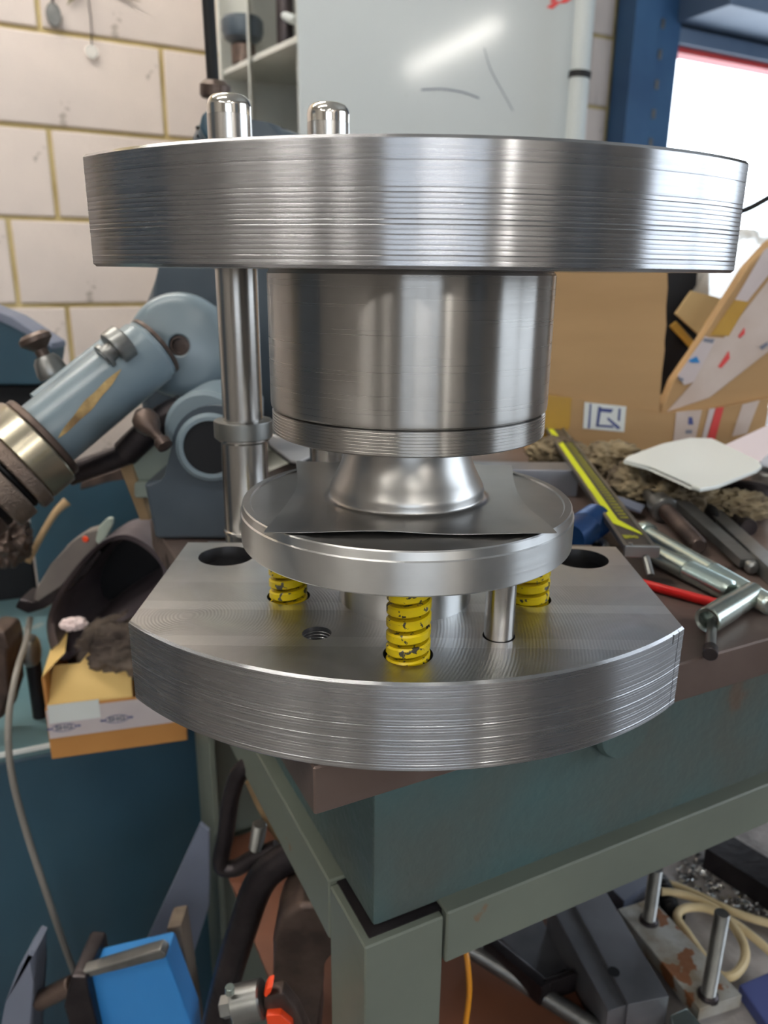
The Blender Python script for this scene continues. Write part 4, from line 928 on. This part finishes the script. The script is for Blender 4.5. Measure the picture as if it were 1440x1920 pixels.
# bare patch where the paint has gone
bm = bmesh.new(); vs = []; n = 22
def cylpt(s, ang, r): return SF @ Vector((r * math.cos(ang), r * math.sin(ang), s))
# angle of the viewer side in the spindle's frame
vd = (SF.inverted().to_3x3() @ (CAM - s0)); a0 = math.atan2(vd.y, vd.x); up_ = SF.inverted().to_3x3() @ Vector((0, 0, 1)); sg = 1 if math.atan2(up_.y, up_.x) > a0 else -1
for (f0, f1, da0, da1, w) in ((.04, .66, -.25, .10, .13),):
    top, mid_, bot = [], [], []
    for k in range(n + 1):
        q = k / n; s = L * (f0 + (f1 - f0) * q); w_ = w * max(.02, math.sin(PI * q)) ** .7 * (1 + .12 * math.sin(q * 17)); a = a0 + sg * (da0 + (da1 - da0) * q)
        top.append(bm.verts.new(cylpt(s, a + w_, rb + .0004))); mid_.append(bm.verts.new(cylpt(s, a, rb + .0006))); bot.append(bm.verts.new(cylpt(s, a - w_, rb + .0004)))
    for k in range(n): bm.faces.new((top[k], top[k+1], mid_[k+1], mid_[k])); bm.faces.new((mid_[k], mid_[k+1], bot[k+1], bot[k]))
finish(bm, 'bare_patch', paint('bare_filler_patch', s2l(196, 164, 108), s2l(120, 92, 56), rough=.6, scale=60), sb_)
# knobs and levers
k0 = P(98, 697, Y=.66); k1 = P(76, 655, Y=.66)
bm = bmesh.new(); lathe(bm, [(.012, -.004), (.013, 0), (.011, .010), (.008, .014)], frame(k0, k1), 24); finish(bm, 'knob_base', M['dull_steel'], g)
bm = bmesh.new(); lathe(bm, [(.0055, .012), (.0055, .020), (.010, .024), (.0135, .027), (.0135, .031), (.010, .034), (0, .0345)], frame(k0, k1), 28); finish(bm, 'locking_knob', M['brown_iron'], g)
bm = bmesh.new(); a = P(268, 782, Y=.60); b = P(306, 832, Y=.585); L2 = (b-a).length
lathe(bm, [(.004, -.006), (.0095, 0), (.0105, .006), (.008, .013), (.0045, .018), (.0040, L2 - .006), (.0065, L2 - .002), (.0062, L2 + .003), (0, L2 + .005)], frame(a, b), 24); finish(bm, 'ball_lever', M['brown_iron'], g)
bm = bmesh.new(); tube(bm, [P(235, 850, Y=.64), P(300, 790, Y=.64), P(345, 765, Y=.64)], .012, n=14); finish(bm, 'cross_shaft', M['dark_iron'], g)
bm = bmesh.new(); tube(bm, [P(130, 890, Y=.66), P(240, 850, Y=.66)], .010, n=14, smooth=0); finish(bm, 'cross_shaft', M['dark_iron'], g)

# ------------------------------------------------------------------ teal machine cabinet, left
TZ = .61
q0 = P(0, 1410, Z=TZ); q1 = P(97, 1391, Z=TZ); fd = (q1 - q0).normalized(); bd = Z.cross(fd).normalized()
def cp(a, b, z=TZ): return Vector((q0.x, q0.y, z)) + fd * a + bd * b
t = thing('teal_cabinet', cp(.1, .2, 0), 'dark teal painted machine cabinet at the left with a worn pale top', 'cabinet')
bm = bmesh.new(); prism(bm, [cp(-.35, .004, 0), cp(.36, .004, 0), cp(.36, .46, 0), cp(-.35, .46, 0)], Z * (TZ - .016), .006); finish(bm, 'body', M['teal'], t)
bm = bmesh.new(); prism(bm, [cp(-.36, 0, TZ - .014), cp(.37, 0, TZ - .014), cp(.37, .47, TZ - .014), cp(-.36, .47, TZ - .014)], Z * .014, .002); finish(bm, 'worn_top', M['teal_top'], t)
bm = bmesh.new(); prism(bm, [cp(-.36, -.003, TZ - .006), cp(.37, -.003, TZ - .006), cp(.37, -.0005, TZ - .006), cp(-.36, -.0005, TZ - .006)], Z * .006, .001); finish(bm, 'bright_edge', M['white'], t)
zt = P(150, 905, Y=1.12).z
bm = bmesh.new(); prism(bm, [cp(.035, .40, TZ), cp(.37, .40, TZ), cp(.37, .46, TZ), cp(.035, .46, TZ)], Z * (zt - TZ), .006); finish(bm, 'splash_back', M['teal'], t)
bm = bmesh.new(); prism(bm, [cp(-.35, .44, TZ), cp(.03, .44, TZ), cp(.03, .46, TZ), cp(-.35, .46, TZ)], Z * (zt - TZ + .03), .004); finish(bm, 'recess_shade', M['black'], t)  # black slab, the opening's shade put into its colour
bm = bmesh.new(); px_prism(bm, [(150, 905), (225, 880), (330, 862), (330, 888), (210, 902), (150, 920)], .98, .03, .002); finish(bm, 'brown_ledge', M['brown_iron'], t)
bm = bmesh.new(); prism(bm, [cp(-.35, .40, zt + .03), cp(.0, .40, zt + .03), cp(.0, .46, zt + .03), cp(-.35, .46, zt + .03)], Z * .02, .004); finish(bm, 'upright', M['teal'], t)
bm = bmesh.new(); px_prism(bm, [(-140, 540), (20, 604), (95, 650), (97, 660), (88, 716), (70, 722), (-140, 722)], 1.10, .05, .004); finish(bm, 'sloping_hood', M['teal'], t)
bm = bmesh.new(); px_prism(bm, [(-140, 530), (20, 594), (97, 644), (98, 656), (20, 608), (-140, 544)], 1.095, .05, .002); finish(bm, 'hood_lip', M['grey_sheet'], t)
bm = bmesh.new(); px_prism(bm, [(-140, 722), (80, 722), (60, 770), (50, 960), (-140, 960)], 1.12, .12, .004); finish(bm, 'hood_post', M['black'], t)
bm = bmesh.new(); c = P(10, 1010, Y=.95); crumple(bm, c, (.05, .05, .07), 12); finish(bm, 'cloth_bundle', M['brown_iron'], ang=180, label='dark brown bundle in the dark recess at the left edge', cat='bundle')
bm = bmesh.new(); tube(bm, [P(52, 1055, Y=.98), P(80, 1000, Y=1.0), P(105, 960, Y=1.02), P(126, 940, Y=1.03)], .0055, n=10, rf=lambda t: .8 + .5 * t**3); finish(bm, 'brush_handle', M['wood'], label='pale wooden stick leaning against the teal splash back', cat='stick')

# cardboard tray of rags, overhanging the cabinet's front edge
b0 = P(97, 1424, Z=TZ + .0005); b1 = P(352, 1388, Z=TZ + .0005); fx = (b1 - b0).normalized(); fy = Z.cross(fx).normalized(); BW = (b1 - b0).length; BD = .23
def cb(a, b, z): return Vector((b0.x, b0.y, TZ + .0005)) + fx * a + fy * b + Vector((0, 0, z))
t = thing('cardboard_tray', cb(BW/2, BD/2, 0), 'orange-brown cardboard tray with white printed tape, full of rags, on the teal cabinet', 'box')
FH = .062
bm = bmesh.new(); prism(bm, [cb(0, 0, 0), cb(BW, 0, 0), cb(BW, .004, 0), cb(0, .004, 0)], Z * FH, .0008, 1); finish(bm, 'front_wall', M['card_orange'], t)
bm = bmesh.new(); prism(bm, [cb(0, .004, 0), cb(.004, .004, 0), cb(.004, BD, 0), cb(0, BD, 0)], Z * (FH + .034), .0008, 1); finish(bm, 'side_wall', M['card_orange'], t)
bm = bmesh.new(); prism(bm, [cb(BW - .004, .004, 0), cb(BW, .004, 0), cb(BW, BD, 0), cb(BW - .004, BD, 0)], Z * FH, .0008, 1); finish(bm, 'side_wall', M['card_orange'], t)
bm = bmesh.new(); prism(bm, [cb(0, BD, 0), cb(BW, BD, 0), cb(BW, BD + .004, 0), cb(0, BD + .004, 0)], Z * FH, .0008, 1); finish(bm, 'rear_wall', M['card_orange'], t)
bm = bmesh.new(); prism(bm, [cb(.004, .004, .0005), cb(BW - .004, .004, .0005), cb(BW - .004, BD, .0005), cb(.004, BD, .0005)], Z * .003); finish(bm, 'bottom_panel', M['card_orange'], t)
bm = bmesh.new(); prism(bm, [cb(.002, .001, FH), cb(BW * .62, .001, FH), cb(BW * .61, .040, FH + .030), cb(.30 * BW, .046, FH + .034), cb(.24 * BW, .036, FH + .026), cb(.006, .040, FH + .026)], Vector((0, .001, .003)), .0006, 1); finish(bm, 'folded_flap', M['card_yellow'], t)
bm = bmesh.new(); prism(bm, [cb(0, .004, FH + .034), cb(0, BD * .8, FH + .034), cb(.014, BD * .8, FH + .050), cb(.020, .03, FH + .046)], Vector((.002, 0, .002)), .0006, 1); finish(bm, 'folded_flap', M['card_yellow'], t)
bm = bmesh.new(); prism(bm, [cb(.001, -.0006, .026), cb(BW, -.0006, .026), cb(BW, -.0006, FH - .002), cb(.001, -.0006, FH - .002)], Vector((0, -.0005, 0))); tp_ = finish(bm, 'printed_tape', M['tape_white'], t)
bm = bmesh.new(); prism(bm, [cb(.003, -.0012, .044), cb(BW * .38, -.0012, .044), cb(BW * .38, -.0012, FH + .004), cb(.003, -.0012, FH + .004)], Vector((0, -.0004, 0))); finish(bm, 'clear_tape_end', M['white'], t)
FM = Matrix.Translation(cb(0, -.0020, 0)) @ Matrix((fx, Z, -fy)).transposed().to_4x4()
for cx_, cz_ in ((.0165, .038), (.0700, .040)):
    bm = bmesh.new(); Cm = FM @ Matrix.Translation((cx_, cz_, 0)) @ Matrix.Scale(.58, 4)
    pts = [(.021 * math.cos(2*PI*k/28), .0085 * math.sin(2*PI*k/28)) for k in range(28)]
    if cz_ < .05:
        outer = [bm.verts.new(Cm @ Vector((x, y, 0))) for x, y in pts]; inner = [bm.verts.new(Cm @ Vector((x * .93, y * .86, 0))) for x, y in pts]
        for k in range(28): bm.faces.new((outer[k], outer[(k+1) % 28], inner[(k+1) % 28], inner[k]))
        for s in (-1, 1):
            for A_ in ([(s*.030, 0), (s*.0245, .0035), (s*.0255, 0)], [(s*.030, 0), (s*.0255, 0), (s*.0245, -.0035)], [(s*.027, .0), (s*.021, .002), (s*.021, -.002)]): bm.faces.new([bm.verts.new(Cm @ Vector((x, y, 0))) for x, y in A_])
        finish(bm, 'printed_emblem', M['ink_blue'], tp_)
        text('SHG', Cm @ Matrix.Translation((0, 0, .0002)), .0125, M['ink_grey'], tp_, bold=.0003, sx=1.25)
    else: bm.free()
for k, (a, b, z, s, sd_, lb) in enumerate([(.085, .045, .100, (.085, .050, .060), 21, 'dark greasy rag drooping over the front of the cardboard tray'), (.150, .060, .100, (.070, .055, .075), 22, 'dark greasy rag bunched at the right end of the cardboard tray'), (.05, .15, .045, (.06, .09, .07), 23, 'dark greasy rag at the back left of the cardboard tray')]):
    bm = bmesh.new(); crumple(bm, cb(a, b, z), s, sd_); finish(bm, 'rag', M['rag_dark'], ang=180, label=lb, cat='rag', group='greasy rags in the tray')
bm = bmesh.new(); tube(bm, [cb(.10, .02, .078), cb(.14, .015, .088), cb(.18, .02, .094), cb(.22, .03, .098)], .0035, n=8); finish(bm, 'cloth_strap', M['guard'], label='thin tan strap lying across the rags at the tray front', cat='strap')
# wheel guard and leather pouch on top
t = thing('wheel_guard', P(120, 1110, Y=.80), 'dusty brown half-round wheel guard tilted on top of the rags', 'guard')
bm = bmesh.new(); px_prism(bm, [(62, 1128), (66, 1105), (95, 1058), (130, 1018), (160, 998), (182, 992), (190, 1000), (178, 1030), (150, 1064), (112, 1100), (74, 1130)], .79, .020, .003); finish(bm, 'guard_plate', M['guard'], t)
bm = bmesh.new(); px_prism(bm, [(74, 1134), (112, 1104), (152, 1068), (182, 1030), (192, 1036), (160, 1080), (120, 1116), (84, 1142), (52, 1152), (26, 1140), (36, 1122), (58, 1130)], .785, .035, .003); finish(bm, 'guard_rim', M['dark_iron'], t)
bm = bmesh.new(); px_prism(bm, [(178, 1014), (184, 988), (200, 972), (211, 972), (210, 985), (198, 1010), (186, 1024)], .782, .008, .002); finish(bm, 'white_tongue', M['machine_pale'], t)
bm = bmesh.new(); c = P(160, 1011, Y=.789); lathe(bm, [(0, 0), (.0036, 0), (.003, .001), (0, .0012)], frame(c, c + Vector((0, -1, 0))), 18); finish(bm, 'red_dot', M['orange'], t)
t = thing('leather_pouch', P(190, 1190, Y=.76), 'open dark leather pouch with a stiff curved rim lying on the rags', 'pouch')
loop = [(96, 1196), (94, 1160), (112, 1112), (150, 1058), (192, 1018), (232, 1004), (270, 1018), (306, 1052), (312, 1085), (290, 1120), (250, 1150), (200, 1180), (160, 1208), (128, 1232), (106, 1222)]
pts = [P(x, y, Y=.77) for x, y in loop]; cen = sum(pts, Vector()) / len(pts)
ring_ = catmull(pts + [pts[0]], 5)[:-1]; n = len(ring_); lay = []
for dy, sc_ in ((0, 1.0), (-.004, 1.03), (.02, 1.03), (.07, .96), (.11, .80), (.11, .70), (.03, .90), (.002, .93)):
    lay.append([bm_p for bm_p in [(cen + (p - cen) * sc_ + Vector((0, dy, 0))) for p in ring_]])
bm = bmesh.new(); V = [[bm.verts.new(p) for p in l] for l in lay]
for i in range(len(V)):
    a, b = V[i], V[(i+1) % len(V)]
    for k in range(n): bm.faces.new((a[k], a[(k+1) % n], b[(k+1) % n], b[k]))
finish(bm, 'pouch_body', M['leather'], t, ang=60)
bm = bmesh.new(); prism(bm, [cen + (p - cen) * .70 + Vector((0, .108, 0)) for p in ring_], Vector((0, .002, 0))); finish(bm, 'inner_shade', M['black'], t)  # black plate at the back, the pouch's inner shade as colour
bm = bmesh.new(); crumple(bm, P(138, 1170, Y=.74), (.022, .018, .010), 31); finish(bm, 'pink_scrap', M['pink_paper'], ang=180, label='small pinkish scrap at the lower mouth of the pouch', cat='scrap')
# small things left of the tray
t = thing('steel_spoon_tool', P(57, 1250, Y=.80), 'shiny rounded steel tool standing beside the tray on a black stem', 'tool')
c = P(56, 1222, Y=.79); bm = bmesh.new(); lathe(bm, [(0, -.018), (.007, -.016), (.011, -.009), (.0125, 0), (.012, .012), (.009, .018)], Matrix.Translation(c), 24); finish(bm, 'bowl', M['dull_steel'], t)
bm = bmesh.new(); lathe(bm, [(.0085, TZ), (.0085, c.z - .014)], Matrix.Translation((c.x, c.y + .004, 0)), 20); finish(bm, 'stem', M['black'], t)
bm = bmesh.new(); px_prism(bm, [(-30, 1180), (8, 1185), (16, 1215), (14, 1300), (4, 1350), (-30, 1360)], .74, .04, .006); finish(bm, 'file_grip', M['brown_iron'], label='dark brown rounded handle at the very left edge above the cabinet', cat='handle')
bm = bmesh.new(); tube(bm, [P(x, y, Y=Y_) for x, y, Y_ in [(56, 1160, .80), (48, 1205, .76), (30, 1265, .70), (16, 1350, .665), (20, 1440, .65), (45, 1545, .65), (82, 1660, .65), (118, 1765, .66), (148, 1850, .68), (158, 1900, .69)]], .0034, n=10); finish(bm, 'grey_cable', M['grey_cord'], label='grey cable hanging down over the front of the teal cabinet', cat='cable')

# ------------------------------------------------------------------ under the bench, left
bm = bmesh.new(); px_prism(bm, [(375, 1545), (392, 1560), (392, 1700), (350, 1830), (240, 2290), (170, 2290), (262, 1790)], .66, .006, .001); finish(bm, 'leaning_sheet', M['grey_sheet'], label='grey sheet leaning between the teal cabinet and the rear leg', cat='sheet')
bm = bmesh.new(); px_prism(bm, [(312, 1740), (340, 1734), (420, 2270), (360, 2290)], .56, .025, .002); finish(bm, 'wood_batten', M['oldwood'], label='old grey wooden batten standing behind the bright blue vice body', cat='batten')
t = thing('blue_vice', P(260, 2250, Y=.56), 'bright blue painted machine body with a worn steel edge at the bottom left', 'machine')
bm = bmesh.new(); px_prism(bm, [(160, 1830), (312, 1795), (360, 1925), (400, 2270), (200, 2270)], .52, .030, .004); finish(bm, 'blue_body', M['blue_vice'], t)
bm = bmesh.new(); px_prism(bm, [(135, 1828), (180, 1818), (300, 1780), (312, 1790), (310, 1798), (160, 1836)], .515, .012, .002); finish(bm, 'steel_edge', M['dull_steel'], t)
bm = bmesh.new(); px_prism(bm, [(132, 1832), (162, 1834), (185, 1940), (205, 2270), (150, 2270), (140, 1930), (118, 1890)], .51, .05, .003); finish(bm, 'jaw', M['dark_iron'], t)
bm = bmesh.new(); rod(bm, P(72, 1878, Y=.54), P(135, 1846, Y=.54), .0085); finish(bm, 'handle', M['brown_iron'], t)
bm = bmesh.new(); px_prism(bm, [(54, 1780), (66, 1785), (62, 1840), (44, 2250), (-60, 2250), (10, 1880), (34, 1815)], .53, .03, .006); finish(bm, 'grey_cover', M['grey_sheet'], label='pointed dark grey canvas cover at the bottom left corner', cat='cover')
def thick(pix, Y, r, name, m, lb, cat, rf=None, asp=1.5):
    bm = bmesh.new(); tube(bm, [P(x, y, Y=Y) for x, y in pix], r, n=14, rf=rf); return finish(bm, name, M[m], label=lb, cat=cat)
thick([(600, 1590), (545, 1605), (490, 1650), (455, 1740), (430, 1820), (408, 1910), (398, 1970)], .50, .0125, 'large_clamp', 'dark_iron', 'large dark curved clamp frame hanging behind the side rail', 'clamp')
t = thing('small_clamp', P(440, 1630, Y=.56), 'small black bent clamp hanging by the rear leg', 'clamp')
bm = bmesh.new(); tube(bm, [P(x, y, Y=.56) for x, y in [(470, 1432), (448, 1450), (432, 1500), (424, 1560), (414, 1620), (440, 1628), (478, 1608), (520, 1590)]], .0075, n=12); finish(bm, 'frame', M['dark_iron'], t)
bm = bmesh.new(); a = P(487, 1545, Y=.56); b = P(480, 1590, Y=.56); lathe(bm, thread_prof(.0065, 0, (b-a).length, .0022, .0009), frame(a, b), 20); finish(bm, 'threaded_end', M['dull_steel'], t)
bm = bmesh.new(); tube(bm, [P(466, 1465, Y=.575), P(492, 1520, Y=.575), P(530, 1580, Y=.575)], .0035, n=8); finish(bm, 'thin_batten', M['wood'], label='thin pale wooden strip seen behind the small clamp', cat='strip')
bm = bmesh.new(); px_prism(bm, [(520, 1975), (512, 1840), (510, 1765), (524, 1722), (560, 1698), (610, 1694), (640, 1702), (640, 1792), (604, 1790), (596, 1806), (600, 1975)], .455, .045, .005, 3); finish(bm, 'iron_jaw', M['brown_iron'], label='heavy dark iron arch-shaped jaw standing on the lower shelf', cat='jaw')
t = thing('red_clamp', P(470, 1880, Y=.40), 'grey-barrelled clamp with orange-red painted arm at the bottom', 'clamp')
a = P(440, 1884, Y=.40); b = P(494, 1872, Y=.40); F_ = frame(a, b); L3 = (b-a).length
bm = bmesh.new(); lathe(bm, [(.011, 0), (.0125, .001), (.0125, L3 - .001), (.011, L3)], F_, 28); finish(bm, 'barrel', M['dull_steel'], t)
bm = bmesh.new(); rod(bm, a - (b-a) * .45, a, .0075, n=6); finish(bm, 'nut', M['dull_steel'], t)
bm = bmesh.new(); rod(bm, P(431, 1862, Y=.395), P(431, 1850, Y=.395), .0032); rod(bm, P(440, 1900, Y=.395), P(460, 1980, Y=.39), .0032); finish(bm, 'tommy_bar', M['zinc'], t)
bm = bmesh.new(); px_prism(bm, [(494, 1870), (530, 1862), (560, 1900), (600, 1990), (520, 1990), (492, 1900)], .395, .012, .003); finish(bm, 'arm', M['brown_iron'], t)
bm = bmesh.new(); px_prism(bm, [(494, 1866), (500, 1854), (512, 1850), (508, 1862), (498, 1872)], .393, .010, .001); px_prism(bm, [(498, 1905), (525, 1903), (548, 1922), (556, 1990), (512, 1990)], .390, .006, .001); finish(bm, 'orange_face', M['orange'], t)
